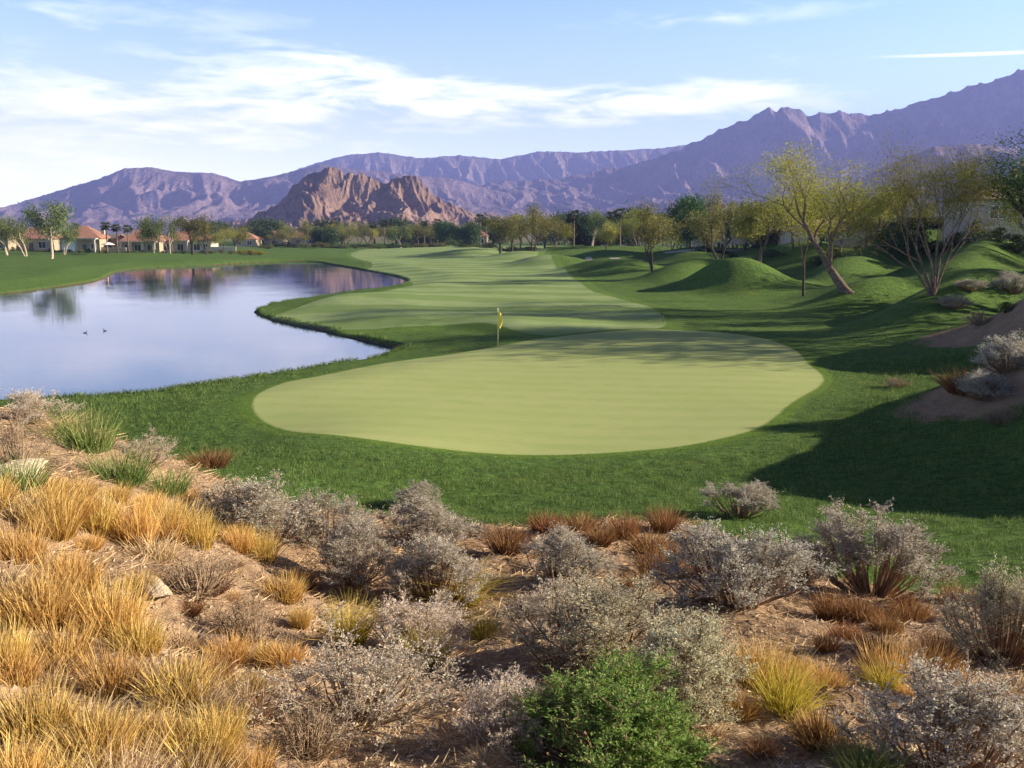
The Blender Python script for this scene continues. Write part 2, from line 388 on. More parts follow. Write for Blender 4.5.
M['dry_pink'] = leafmat('dry_pink_leaf', [(.48, .38, .27), (.70, .62, .50), (.86, .81, .71)], .4, .12)
M['dry_brown'] = leafmat('dry_brown_leaf', [(.18, .11, .06), (.32, .21, .12), (.48, .34, .2)], .2, .15)
M['stem'] = plain('shrub_stem', (.27, .17, .105), .9, .35, 9)
M['stem_pale'] = plain('shrub_stem_pale', (.36, .27, .18), .9, .3, 9)
M['bright_green'] = leafmat('bright_green_leaf', [(.09, .18, .03), (.20, .35, .07), (.42, .54, .20)], .45, .05)
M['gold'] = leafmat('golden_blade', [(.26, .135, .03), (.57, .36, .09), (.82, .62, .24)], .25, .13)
M['gold_green'] = leafmat('golden_green_blade', [(.17, .22, .02), (.50, .40, .05), (.66, .56, .12)], .3, .1)
M['green_blade'] = leafmat('green_blade', [(.06, .13, .03), (.15, .24, .06), (.36, .36, .12)], .3, .1)
M['rust'] = leafmat('rust_blade', [(.10, .042, .018), (.24, .115, .045), (.40, .23, .09)], .2, .15)
M['tan'] = leafmat('tan_blade', [(.24, .15, .08), (.48, .34, .18), (.72, .58, .38)], .25, .15)
M['straw'] = leafmat('straw_bits', [(.26, .16, .08), (.48, .34, .18), (.66, .52, .32)], .0, .1)

# ground material: zones from the distance fields carried by the sheet
def ground_mat():
    m, n, p = mat('ground_surface'); o = objc(n)
    geo = n.new('ShaderNodeNewGeometry').outputs['Position']
    sg, sf, sdz, slk, spt = [n.attr(a) for a in ('sd_green', 'sd_fair', 'sd_desert', 'sd_lake', 'sd_path')]
    big = n.noise(geo, .12, 4); mid = n.noise(geo, .9, 5, .6); fine = n.noise(geo, 9, 5, .65); vfine = n.noise(geo, 45, 3, .7)
    streak = n.noise(n.mapping(geo, (5.0, 14, 5)), 1.0, 5, .7)
    grain = n.m('ADD', n.m('MULTIPLY', fine, .5), n.m('MULTIPLY', streak, .5))
    rough = n.mix(n.ramp(grain, .36, .66), (.046, .105, .022), (.165, .255, .065))
    rough = n.mix(n.ramp(big, .35, .7, 0, .5), rough, (.105, .175, .038))
    semi = n.mix(n.ramp(grain, .34, .66), (.085, .155, .030), (.15, .235, .055))
    pos = n.new('ShaderNodeSeparateXYZ'); n.l.new(geo, pos.inputs[0])
    wob = n.m('MULTIPLY', n.m('SUBTRACT', big, .5), 3.0)
    ph = n.m('ADD', n.m('ADD', n.m('MULTIPLY', pos.outputs[1], .62), n.m('MULTIPLY', pos.outputs[0], .10)), wob)
    st = n.ramp(n.m('SINE', ph), -.35, .35)
    fair_c = n.mix(st, (.195, .275, .100), (.27, .345, .155))
    fair_c = n.mix(n.ramp(mid, .3, .7, 0, .35), fair_c, (.16, .25, .06))
    ph2 = n.m('ADD', n.m('MULTIPLY', pos.outputs[1], 3.6), n.m('MULTIPLY', pos.outputs[0], .5))
    st2 = n.ramp(n.m('SINE', ph2), -.5, .5)
    gr_c = n.mix(st2, (.325, .385, .142), (.358, .412, .160))
    gr_c = n.mix(n.ramp(n.noise(geo, 5, 5, .7), .35, .7, 0, .4), gr_c, (.285, .345, .115))
    gr_c = n.mix(n.ramp(n.noise(geo, 3.2, 2), .70, .74, 0, .5), gr_c, (.25, .30, .09))
    gr_c = n.mix(n.ramp(mid, .35, .65, 0, .45), gr_c, (.40, .42, .185))
    gr_c = n.mix(n.ramp(big, .4, .65, 0, .35), gr_c, (.30, .37, .12))
    clp = n.noise(n.mapping(geo, (2.6, 4.2, 3)), 1.0, 5, .7)
    rough = n.mix(n.ramp(clp, .38, .56, .55, 0), rough, (.028, .062, .016))
    dry = n.ramp(n.noise(geo, .35, 6, .7), .54, .70, 0, .55)
    rough = n.mix(dry, rough, (.17, .19, .045))
    rough = n.mix(n.ramp(n.noise(geo, .22, 5, .7), .55, .68, 0, .5), rough, (.045, .095, .018))
    c = n.mix(n.ramp(sf, 1.2, 1.7), semi, rough)
    c = n.mix(n.ramp(n.m('ADD', sf, n.m('MULTIPLY', n.m('SUBTRACT', fine, .5), .25)), -.12, .12), fair_c, c)
    col_ = n.mix(n.ramp(grain, .35, .65), (.075, .14, .022), (.14, .22, .042))
    c = n.mix(n.ramp(n.m('ADD', sg, n.m('MULTIPLY', n.m('SUBTRACT', mid, .5), .5)), .35, .8), col_, c)
    c = n.mix(n.ramp(n.m('ADD', sg, n.m('MULTIPLY', n.m('SUBTRACT', fine, .5), .35)), -.09, .09), gr_c, c)
    # shoreline mud
    mud = n.mix(n.ramp(fine, .35, .65), (.05, .038, .022), (.16, .12, .07))
    c = n.mix(n.ramp(n.m('ADD', slk, n.m('MULTIPLY', n.m('SUBTRACT', fine, .5), 1.1)), .10, .42), mud, c)
    # cart path
    cp_ = n.mix(n.ramp(mid, .3, .7), (.36, .33, .31), (.46, .43, .40))
    c = n.mix(n.ramp(spt, -.1, .1), cp_, c)
    # desert soil
    soil = n.mix(n.ramp(mid, .3, .7), (.26, .17, .105), (.38, .27, .175))
    soil = n.mix(n.ramp(fine, .42, .62, 0, .55), soil, (.24, .15, .09))
    soil = n.mix(n.ramp(n.noise(n.mapping(geo, (30, 90, 30), (0, 0, .6)), 1, 4, .7, 1.0), .52, .68, 0, .75), soil, (.62, .48, .31))
    soil = n.mix(n.ramp(n.noise(geo, 70, 2), .62, .72, 0, .7), soil, (.15, .10, .065))
    jit = n.m('ADD', n.m('ADD', sdz, n.m('MULTIPLY', n.m('SUBTRACT', fine, .5), 1.2)), n.m('MULTIPLY', n.m('SUBTRACT', mid, .5), .8))
    c = n.mix(n.ramp(jit, -.15, .15), soil, c)
    # far valley floor turns to dry scrub
    far = n.ramp(pos.outputs[1], 520, 640)
    c = n.mix(far, c, n.mix(big, (.10, .12, .05), (.22, .18, .11)))
    n.put(p.inputs['Base Color'], c); p.inputs['Roughness'].default_value = 1; p.inputs['Specular IOR Level'].default_value = .05
    smoothness = n.ramp(n.m('MINIMUM', sg, n.m('ADD', sf, .2)), -.1, .3, .04, 1.0)
    bh = n.m('SUBTRACT', n.m('ADD', n.m('ADD', n.m('MULTIPLY', grain, .07), n.m('MULTIPLY', n.noise(geo, 1.6, 4, .6), .12)), n.m('MULTIPLY', vfine, .012)), .101)
    b = n.new('ShaderNodeBump'); n.put(b.inputs['Height'], n.m('MULTIPLY', bh, smoothness)); b.inputs['Strength'].default_value = .9; b.inputs['Distance'].default_value = 1.0
    n.put(p.inputs['Normal'], b.outputs[0])
    return m
M['ground'] = ground_mat()

# ------------------------------------------------------------ the ground sheet (fan-shaped grid about the vantage point, sharing vertices between zones)
path_line = [hit(a, b, plain=True, near=60) for a, b in [(588, 257), (615, 258.5), (640, 260)]]
path2 = [hit(a, b, plain=True, near=100) for a, b in [(668, 252), (700, 250), (752, 248.5)]]
def line_d(L, x, y):
    d = np.full(np.shape(x), 1e9)
    for (ax, ay), (bx, by) in zip(L[:-1], L[1:]):
        ex, ey = bx - ax, by - ay; t = np.clip(((x - ax) * ex + (y - ay) * ey) / (ex * ex + ey * ey), 0, 1)
        d = np.minimum(d, np.hypot(x - ax - t * ex, y - ay - t * ey))
    return d
fr = np.concatenate([np.linspace(-180, -42, 90, endpoint=False), np.linspace(-42, 42, 660, endpoint=False), np.linspace(42, 180, 90, endpoint=False)])
rr = np.concatenate([[.15], np.geomspace(1.2, 3, 14, endpoint=False), np.geomspace(3, 30, 250, endpoint=False), np.geomspace(30, 320, 270, endpoint=False), np.geomspace(320, 30000, 60)])
A_, R_ = np.meshgrid(np.radians(fr), rr, indexing='xy')
GX, GY = R_ * np.sin(A_), R_ * np.cos(A_)
GZ = height(GX, GY)
GZ = np.where(R_ > 2500, np.minimum(GZ, 2), GZ)
na, nr = len(fr), len(rr)
att = dict(sd_green=sdf_poly(green, GX, GY), sd_fair=sdf_poly(fair, GX, GY), sd_desert=desert_sdf(GX, GY), sd_lake=sdf_poly(lake, GX, GY) + .35 * fbm(GX / 3.5, GY / 3.5, 3),
           sd_path=np.minimum(line_d(path_line, GX, GY) - .7, line_d(path2, GX, GY) - 1.1))
Vg = np.stack([GX, GY, GZ], -1).reshape(-1, 3)
i, j = np.meshgrid(np.arange(nr - 1), np.arange(na), indexing='ij'); j2 = (j + 1) % na
Qg = np.stack([i * na + j, i * na + j2, (i + 1) * na + j2, (i + 1) * na + j], -1).reshape(-1, 4)[:, ::-1]
fc = {k: v.ravel()[Qg].mean(1) for k, v in att.items()}
zone = np.zeros(len(Qg), int)                                  # 0 lawn
yc = Vg[Qg].mean(1)
zone[fc['sd_fair'] < 0] = 1; zone[fc['sd_green'] < 0] = 2; zone[fc['sd_desert'] < 0] = 3
zone[fc['sd_path'] < 0] = 4; zone[fc['sd_lake'] < 0] = 5
zone[(yc[:, 1] > 560) | (np.hypot(yc[:, 0], yc[:, 1]) > 700)] = 6
for zi, nm in enumerate(['lawn', 'fairway', 'putting_green', 'desert_ground', 'cart_path', 'lake_bed', 'valley_floor']):
    q = Qg[zone == zi]; ids, inv = np.unique(q, return_inverse=True)
    me = mkmesh(nm, Vg[ids], inv.reshape(-1, 4), vattr={k: v.ravel()[ids] for k, v in att.items()}, smooth=True, mats=[M['ground']])
    tag(obj(nm, me), kind='structure')

# water
def water_mat():
    m, n, p = mat('lake_water'); geo = n.new('ShaderNodeNewGeometry').outputs['Position']
    p.inputs['Base Color'].default_value = (.02, .045, .12, 1); p.inputs['Roughness'].default_value = .02
    p.inputs['IOR'].default_value = 1.45; p.inputs['Specular IOR Level'].default_value = .9
    a = n.noise(n.mapping(geo, (1.6, 2.2, 1)), 1.0, 4, .6); b_ = n.noise(n.mapping(geo, (.12, .2, 1)), 1.0, 3)
    calm = n.ramp(b_, .35, .65, .35, 1.0)
    n.put(p.inputs['Normal'], n.bump(n.m('MULTIPLY', a, calm), .07, .08))
    return m
xs = np.linspace(-170, 5, 60); ys = np.linspace(20, 275, 80); wx, wy = np.meshgrid(xs, ys)
lw = np.asarray(lake)
ii, jj = np.meshgrid(np.arange(79), np.arange(59), indexing='ij')
qw = np.stack([ii * 60 + jj, ii * 60 + jj + 1, (ii + 1) * 60 + jj + 1, (ii + 1) * 60 + jj], -1).reshape(-1, 4)
dw = sdf_poly(lake, wx, wy).ravel()[qw].min(1)
qw = qw[dw < 2.5]
ids, inv = np.unique(qw, return_inverse=True)
Vw = np.stack([wx.ravel(), wy.ravel(), np.full(wx.size, WZ)], -1)[ids]
tag(obj('water', mkmesh('water', Vw, inv.reshape(-1, 4), smooth=True, mats=[water_mat()])), kind='structure')

# ------------------------------------------------------------ mountains
def rock_mat(name, c1, c2, c3, sc_):
    m, n, p = mat(name); geo = n.new('ShaderNodeNewGeometry').outputs['Position']
    a = n.noise(geo, .004 * sc_, 6, .65); b_ = n.noise(geo, .03 * sc_, 5, .7)
    c = n.mix(n.ramp(a, .35, .65), c1, c2); c = n.mix(n.ramp(b_, .45, .7, 0, .6), c, c3)
    n.put(p.inputs['Base Color'], c)
    n.put(p.inputs['Normal'], n.bump(n.m('ADD', n.m('MULTIPLY', a, 45 / sc_), n.m('MULTIPLY', b_, 22 / sc_)), 1.0, 1.0))
    return m
def mountain(name, sil, Y0, front, back, material, nx=420, ny=110, gul=.35, fq=30, seed=0, rough=.008, power=1.15):
    sil = np.asarray(sil, float)
    px = np.linspace(sil[0, 0], sil[-1, 0], nx); row = np.interp(px, sil[:, 0], sil[:, 1])
    zr = CH - Y0 * np.array([T(r) for r in row])
    xs = np.array([XU(a, b) for a, b in zip(px, row)]) * Y0
    t = np.r_[np.linspace(-1, 0, ny), np.linspace(0, 1, 24)[1:]]
    Tt, Xx = np.meshgrid(t, xs, indexing='ij'); Zr = np.broadcast_to(zr, Tt.shape)
    Yd = np.where(Tt < 0, Tt * front, Tt * back)
    wid = (xs[-1] - xs[0])
    ux = Xx / front * 3 + seed * 17.3; uy = Yd / front * 1.3 + seed * 5.1
    wx_ = fbm(ux * .7, uy * 1.2, 3) * .5
    g = ridged(ux + wx_ + uy * .9, uy * .55 + 3, 5, .5)
    g = np.clip(g / 1.7, 0, 1)
    a = np.abs(Tt)
    env = (1 - a) ** power
    k = env * (1 - gul * 2.2 * (1 - g) * np.clip(a * 5, 0, 1) * (1 - .4 * a))
    g2 = ridged(ux * 2.6 + uy * 2.2 + 4, uy * 1.2 + 7, 5, .5)
    k = k + (.07 * fbm(ux * 1.6 + 9, uy * 1.6, 5, .6) + .10 * (g2 - .8)) * np.clip(a * 8, 0, 1) * (1 - a)
    Z = Zr * k - 6 * a + Zr.max() * rough * (ridged(ux * 6 + uy * 3, uy * 4, 4, .5) - .9)
    xo = Xx + front * .03 * fbm(ux * 2, uy * 2 + 8, 3) * np.clip(a * 4, 0, 1)
    V = np.stack([xo, Y0 + Yd, np.maximum(Z, -4)], -1).reshape(-1, 3)
    nt = len(t); i, j = np.meshgrid(np.arange(nt - 1), np.arange(nx - 1), indexing='ij')
    Q = np.stack([i * nx + j, i * nx + j + 1, (i + 1) * nx + j + 1, (i + 1) * nx + j], -1).reshape(-1, 4)
    tag(obj(name, mkmesh(name, V, Q, smooth=False, mats=[material])), kind='structure')
rk_near = rock_mat('rock_near', (.175, .11, .085), (.29, .19, .145), (.12, .08, .062), 3.0)
rk_mid = rock_mat('rock_mid', (.14, .10, .11), (.26, .185, .20), (.095, .075, .085), 1.2)
rk_far = rock_mat('rock_far', (.2, .15, .14), (.20, .155, .16), (.13, .10, .11), .8)
mountain('mountain', [(-420, 190), (-250, 150), (-120, 165), (-60, 195), (0, 212), (20, 202), (60, 190), (100, 178), (125, 168), (150, 167), (175, 171), (215, 173), (240, 181), (262, 178), (290, 172), (320, 164), (345, 168), (380, 171), (420, 176), (450, 178), (480, 186), (520, 196), (560, 208), (600, 222)],
         5200, 1500, 1200, rk_mid, nx=560, gul=.27, seed=1)
mountain('mountain', [(400, 228), (440, 200), (470, 186), (500, 181), (560, 178), (610, 168), (650, 160), (665, 155), (700, 140), (730, 124), (748, 119), (762, 110), (770, 107), (776, 111), (788, 105), (796, 108), (808, 115), (822, 112), (835, 111), (870, 115), (900, 108), (940, 95), (975, 85), (1000, 78), (1024, 68), (1060, 66), (1200, 80), (1350, 75), (1500, 110)],
         5600, 2300, 1500, rk_mid, nx=620, ny=150, gul=.27, seed=2, rough=.014)
mountain('mountain', [(150, 220), (240, 190), (300, 168), (320, 162), (345, 155), (380, 152), (420, 158), (460, 155), (500, 159), (540, 151), (580, 152), (620, 150), (660, 148), (720, 140), (800, 150), (900, 190)],
         7600, 1500, 1200, rk_far, nx=420, ny=70, gul=.13, seed=3)
mountain('hill', [(560, 234), (640, 222), (690, 206), (720, 203), (760, 204), (800, 196), (850, 182), (900, 160), (935, 146), (975, 143), (1024, 150), (1080, 130), (1200, 150), (1300, 170)],
         3000, 900, 700, rk_mid, nx=420, gul=.25, seed=4)
mountain('rocky_hill', [(225, 233), (240, 226), (256, 214), (268, 209), (281, 202), (293, 186), (306, 176), (318, 171), (330, 167), (341, 171), (345, 176), (350, 172), (355, 176), (363, 172), (368, 176), (378, 181), (383, 184), (393, 179), (406, 176), (416, 176), (426, 187), (438, 197), (456, 206), (473, 214), (490, 221), (520, 230)],
         1700, 380, 300, rk_near, nx=460, ny=190, gul=.32, seed=5, rough=.032, power=1.0)
mountain('rocky_hill', [(180, 230), (215, 224), (245, 219), (270, 216), (300, 219), (330, 226), (360, 231)], 2300, 300, 250, rk_near, nx=200, ny=60, gul=.3, seed=6, rough=.04)
mountain('rocky_hill', [(430, 231), (455, 216), (485, 212), (510, 217), (540, 226), (570, 232)], 2400, 300, 250, rk_near, nx=200, ny=60, gul=.3, seed=7, rough=.04)

# haze
hb = MB().box(-9500, 9500, -900, 9000, -6, 1130)
hm = bpy.data.materials.new('haze_air'); hm.use_nodes = True; hn = NT(hm.node_tree); hn.n.clear()
pv = hn.new('ShaderNodeVolumePrincipled'); pv.inputs['Color'].default_value = (.33, .40, 1.0, 1); pv.inputs['Density'].default_value = 1.2e-4; pv.inputs['Anisotropy'].default_value = 0.0
ho = hn.new('ShaderNodeOutputMaterial'); hn.l.new(pv.outputs[0], ho.inputs['Volume'])
tag(hb.build('haze', hm), kind='stuff')

# ------------------------------------------------------------ plants: prototypes
def leaves(P, size, asp=2.2, axis=None, spread=1.0, jitter=.4):
    """diamond leaf faces centred at P"""
    n = len(P); a = rng.normal(size=(n, 3))
    if axis is not None: a = np.asarray(axis) * (1 / spread) + a * .5
    a /= np.linalg.norm(a, axis=1)[:, None] + 1e-9
    b = np.cross(a, rng.normal(size=(n, 3))); b /= np.linalg.norm(b, axis=1)[:, None] + 1e-9
    s = (size * (1 + jitter * rng.uniform(-1, 1, n)))[:, None]
    L = a * s * .5; Wd = b * s * .5 / asp
    V = np.stack([P - L, P + Wd, P + L, P - Wd], 1).reshape(-1, 3)
    Q = np.arange(4 * n).reshape(n, 4)
    return V, Q
def blades(n, base, direc, length, width, bend, seg=3, taper=.15):
    """curved blades: base Nx3, direc Nx3 unit, droop outwards by bend"""
    t = np.linspace(0, 1, seg + 1)
    hd = direc * np.array([1, 1, 0]); hd = hd / (np.linalg.norm(hd, axis=1)[:, None] + 1e-9)
    side = np.cross(direc, rng.normal(size=(n, 3))); side /= np.linalg.norm(side, axis=1)[:, None] + 1e-9
    V = []
    for k in t:
        c = base + direc * (length * k)[:, None] + hd * (bend * length * k ** 2)[:, None] - np.array([0, 0, 1]) * (bend * .6 * length * k ** 2)[:, None]
        w = (width * (1 - (1 - taper) * k ** 1.5))[:, None] * .5
        V += [c - side * w, c + side * w]
    V = np.stack(V, 1); m = V.shape[1]
    off = (np.arange(n) * m)[:, None, None]
    q = np.array([[2 * i, 2 * i + 1, 2 * i + 3, 2 * i + 2] for i in range(seg)])[None]
    return V.reshape(-1, 3), (off + q).reshape(-1, 4), seg
def tuft_mesh(name, material, n=420, spread=.38, lean=.55, bend=.25, width=.012, hvar=.4, up=1.0, seg=3, stray=.1):
    """unit tuft: about 1 tall and 1 wide"""
    r = spread * np.sqrt(rng.uniform(0, 1, n)); th = rng.uniform(0, 2 * np.pi, n)
    base = np.stack([r * np.cos(th), r * np.sin(th), np.full(n, -.05)], -1)
    dr = np.stack([np.cos(th), np.sin(th), np.zeros(n)], -1) * (lean * r / spread)[:, None] + rng.normal(size=(n, 3)) * .16
    st = rng.uniform(size=n) < stray; dr[st] += rng.normal(size=(st.sum(), 3)) * .5
    dr[:, 2] = np.abs(dr[:, 2]) * .3 + up; dr /= np.linalg.norm(dr, axis=1)[:, None]
    L = (1 - hvar * rng.uniform(0, 1, n) ** .8) * (1.05 - .25 * (r / spread) ** 2)
    V, Q, s = blades(n, base, dr, L, width * rng.uniform(.6, 1.3, n), bend * rng.uniform(.2, 1.5, n), seg)
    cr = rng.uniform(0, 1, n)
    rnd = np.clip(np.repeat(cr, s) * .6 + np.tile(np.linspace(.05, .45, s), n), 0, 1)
    return mkmesh(name, V, Q, fattr={'rnd': rnd}, mats=[material], smooth=False)
def shrub_meshes(name, leaf_m, stem_m, n_stem=70, n_twig=10, n_leaf=9, leaf=.035, dome=.5, open_=.0, seed=0, asp=2.0, up=.7, wild=.12):
    """unit shrub: radius .5, height 1 (scaled later); returns stem mesh and foliage mesh"""
    g = np.random.default_rng(seed); st = MB(); LP = []; LA = []
    for i in range(n_stem):
        if i == 0: p1, p2, p3 = g.uniform(0, 6.28, 3); cl_ = g.uniform(0, 6.28, 13)
        th = cl_[i % 13] + g.normal() * .28; f = g.uniform(0, 1) ** .6
        lob = 1 + .20 * math.sin(2 * th + p1) + .12 * math.sin(5 * th + p2)
        tip = np.array([math.cos(th) * .47 * f * lob, math.sin(th) * .47 * f * lob, (1 - f ** 2.2 * dome) * g.uniform(.66, 1.0) * (1 + .17 * math.sin(3 * th + p3) * f)])
        tip += g.normal(size=3) * wild * .35
        b = np.array([math.cos(th) * .10 * f, math.sin(th) * .10 * f, -.03])
        mid = b * .5 + tip * .5 + np.array([math.cos(th), math.sin(th), 0]) * .06 * f - np.array([0, 0, .04 * f])
        tip[2] *= g.uniform(.85, 1.12); P = np.array([b, .6 * mid + .4 * b, mid, .5 * mid + .5 * tip + g.normal(size=3) * .01, tip])
        st.tube(P, np.linspace(.011, .003, 5), 4, False)
        for k in range(n_twig):
            t = g.uniform(.45 if open_ < .5 else .6, 1.0); q = P[-1] * t + P[2] * (1 - t) if t > .5 else P[2]
            d = g.normal(size=3); d[2] = abs(d[2]) * .8 + up; d[:2] += tip[:2] * 1.2; d /= np.linalg.norm(d)
            Lt = g.uniform(.07, .19); e = q + d * Lt
            if k % 2 == 0: st.tube([q, e], [.0035, .0018], 3, False)
            u = g.uniform(.15, 1.05, n_leaf)[:, None]
            LP.append(q + d * Lt * u + g.normal(size=(n_leaf, 3)) * .009); LA.append(np.tile(d, (n_leaf, 1)))
    P = np.vstack(LP); A = np.vstack(LA)
    V, Q = leaves(P, leaf, asp, A, 1.0)
    hh = np.clip(P[:, 2], 0, 1)
    rnd = np.clip(g.uniform(0, 1, len(P)) * .75 + g.uniform(0, .25, len(P)), 0, 1)
    return st.mesh(name + '_stem', stem_m), mkmesh(name + '_foliage', V, Q, fattr={'rnd': rnd}, mats=[leaf_m])
protos = {}
def proto_shrub(key, *a, **k):
    protos[key] = shrub_meshes(key, *a, **k)
for s in range(3):
    proto_shrub('silver%d' % s, M['silver'], M['stem'], n_stem=80, n_twig=22, n_leaf=18, leaf=.0175, dome=.55, seed=s)
    proto_shrub('pink%d' % s, M['dry_pink'], M['stem_pale'], n_stem=75, n_twig=16, n_leaf=14, leaf=.0185, dome=.7, seed=10 + s, wild=.3)
for s in range(2):
    proto_shrub('blue%d' % s, M['silver_blue'], M['stem'], n_stem=80, n_twig=22, n_leaf=18, leaf=.0175, dome=.5, seed=20 + s)
    proto_shrub('sgreen%d' % s, M['silver_green'], M['stem'], n_stem=90, n_twig=22, n_leaf=18, leaf=.016, dome=.5, seed=30 + s)
    proto_shrub('brown%d' % s, M['dry_brown'], M['stem_pale'], n_stem=110, n_twig=7, n_leaf=3, leaf=.028, dome=.6, seed=40 + s, asp=4, wild=.25)
proto_shrub('top0', M['silver'], M['stem'], n_stem=80, n_twig=22, n_leaf=18, leaf=.0175, dome=.35, open_=1, seed=50)
proto_shrub('top1', M['silver'], M['stem'], n_stem=80, n_twig=22, n_leaf=18, leaf=.0175, dome=.3, open_=1, seed=51)
proto_shrub('bright', M['bright_green'], M['stem'], n_stem=190, n_twig=15, n_leaf=18, leaf=.024, dome=.5, seed=61, asp=3.4, up=1.6, wild=.12)
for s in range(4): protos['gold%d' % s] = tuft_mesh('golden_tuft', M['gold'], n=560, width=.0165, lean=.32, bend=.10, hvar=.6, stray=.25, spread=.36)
for s in range(2): protos['tan%d' % s] = tuft_mesh('tan_tuft', M['tan'], n=330, width=.021, lean=.5, bend=.2, hvar=.7, stray=.4, spread=.36)
for s in range(3): protos['rust%d' % s] = tuft_mesh('rust_tuft', M['rust'], n=420, width=.022, lean=.5, bend=.15, spread=.36)
for s in range(2):
    protos['gg%d' % s] = tuft_mesh('golden_green_tuft', M['gold_green'], n=330, width=.016, lean=.4, spread=.24, bend=.3)
    protos['green%d' % s] = tuft_mesh('green_tuft', M['green_blade'], n=420, width=.013, lean=.4, spread=.35, bend=.15, hvar=.6)
protos['droop'] = tuft_mesh('drooping_tuft', M['gold_green'], n=300, width=.014, lean=.35, spread=.16, bend=.8, hvar=.3)
protos['drygrass0'] = tuft_mesh('dry_tuft', M['straw'], n=220, width=.014, lean=.9, spread=.3, bend=.5, stray=.3)

def size_of(px, base, hpx, wpx):
    x, y = hit(px, base); z = float(height(x, y)); d = math.sqrt(x * x + y * y + (z - CH) ** 2)
    dep = math.sin(math.atan2(CH - z, y))
    return x, y, z, wpx * d / FOC, max(.05, (hpx * d / FOC - .12 * wpx * d / FOC * dep) / math.cos(math.atan2(CH - z, y)))
def place_shrub(kind, px, base, hpx, wpx, name, label, group='desert shrubs on the bank below the camera'):
    x, y, z, w, h = size_of(px, base, hpx, wpx)
    e = empty(name, (x, y + w * .25, float(height(x, y + w * .25)) - .02), random.uniform(0, 6.28)); tag(e, label, 'shrub', group)
    w *= 1.06; h *= .78 if kind == 'bright' else (.68 if kind.startswith('top') else .78); w *= .93
    st, fo = protos[kind]
    obj('stem', st, e, scale=(w, w, h)); obj('foliage', fo, e, scale=(w, w, h))
    return e
def place_tuft(kind, px, base, hpx, wpx, name, label, group, xy=None, wh=None):
    if xy is None: x, y, z, w, h = size_of(px, base, hpx, wpx)
    else: (x, y), (w, h) = xy, wh
    o = obj(name, protos[kind], None, (x, y, float(height(x, y)) - .01), random.uniform(0, 6.28), (w, w, h)); tag(o, label, 'grass tuft', group)
    return o

# ------------------------------------------------------------ tree prototypes
def grow(tr, tips, p, d, L, r, lvl, maxl, g, spread, upw, kids, shrink=.72, wig=.12):
    pts = [p]; n = 4
    dd = d.copy()
    for k in range(n):
        dd = dd + g.normal(size=3) * wig; dd[2] += upw * .25; dd /= np.linalg.norm(dd)
        pts.append(pts[-1] + dd * L / n)
    r1 = r * .66
    tr.tube(pts, np.linspace(r, r1, n + 1), 8 if lvl == 0 else (6 if lvl < 3 else 4), False)
    if lvl >= maxl:
        tips.append((pts[-2], pts[-1], dd)); return
    if lvl >= maxl - 2: tips.append((pts[-3], pts[-1], dd))
    nk = kids[min(lvl, len(kids) - 1)]
    ph = g.uniform(0, 6.28)
    for k in range(nk):
        a = np.cross(dd, g.normal(size=3)); a /= np.linalg.norm(a)
        b = np.cross(dd, a); an = ph + 2 * np.pi * k / nk + g.uniform(-.5, .5)
        sp = spread * g.uniform(.7, 1.3)
        nd = dd * math.cos(sp) + (a * math.cos(an) + b * math.sin(an)) * math.sin(sp); nd /= np.linalg.norm(nd)
        s0 = pts[-1] if k < 2 else pts[-2]
        grow(tr, tips, s0, nd, L * shrink * g.uniform(.75, 1.2), r1 * (.85 if nk < 3 else .75), lvl + 1, maxl, g, spread, upw, kids, shrink, wig)
def tree_proto(name, bark, leafm, seed, H=10., trunk=.28, stems=((0, 0, 1, 1.),), maxl=4, spread=.5, upw=.25, kids=(3, 3, 2, 2), nleaf=26, cloud=.55, leaf=.20, droop=0., tr_r=.22, shrink=.74, asp=2.0, wig=.12):
    g = np.random.default_rng(seed); tr = MB(); tips = []
    for sx_, sy_, sz_, rl in stems:
        d = np.array([sx_, sy_, sz_], float); d /= np.linalg.norm(d)
        grow(tr, tips, np.array([sx_ * .15, sy_ * .15, -.3]), d, H * trunk, tr_r * rl, 0, maxl, g, spread, upw, kids, shrink, wig)
    P = []; Ax = []
    for a, b, d in tips:
        n = int(nleaf * (1.9 if H == 10. and leaf > .2 else 1.5) * g.uniform(.5, 1.4))
        q = a + (b - a) * g.uniform(0, 1.15, (n, 1)) + g.normal(size=(n, 3)) * cloud * np.array([1, 1, .75]) * .5
        q[:, 2] -= droop * g.uniform(0, 1, n) ** 1.5
        P.append(q); Ax.append(np.tile(d * (1 - min(1, droop)) + np.array([0, 0, -1.]) * min(1, droop), (n, 1)))
    P = np.vstack(P); Ax = np.vstack(Ax)
    V, Q = leaves(P, leaf * .85, asp, Ax, 1.2)
    rnd = np.clip(g.uniform(0, 1, len(P)) * .7 + .3 * (fbm(P[:, 0] * .8, P[:, 2] * .8 + P[:, 1], 2) + .5), 0, 1)
    top = np.percentile(P[:, 2], 98.5); rad = np.percentile(np.abs(P[:, :2] - np.median(P[:, :2], 0)), 93)
    return dict(trunk=tr.mesh(name + '_trunk', bark, True), crown=mkmesh(name + '_crown', V, Q, fattr={'rnd': rnd}, mats=[leafm]), h=top, w=2 * rad, name=name)
TP = {}
vase = ((.25, .1, 1, 1.), (-.35, .15, 1, .85))
TP['pale0'] = tree_proto('mesquite_tree', M['bark_pale'], M['leaf_green'], 1, stems=((.25, .1, 1, 1.),), spread=.55, nleaf=34, cloud=1.1, leaf=.30, droop=1.0)
TP['pale1'] = tree_proto('mesquite_tree', M['bark_pale'], M['leaf_green'], 2, stems=vase, spread=.5, nleaf=24, cloud=1.1, leaf=.30, droop=.8)
TP['yg0'] = tree_proto('mesquite_tree', M['bark'], M['leaf_yg'], 3, stems=vase, spread=.52, nleaf=20, cloud=1.0, leaf=.24, droop=.5)
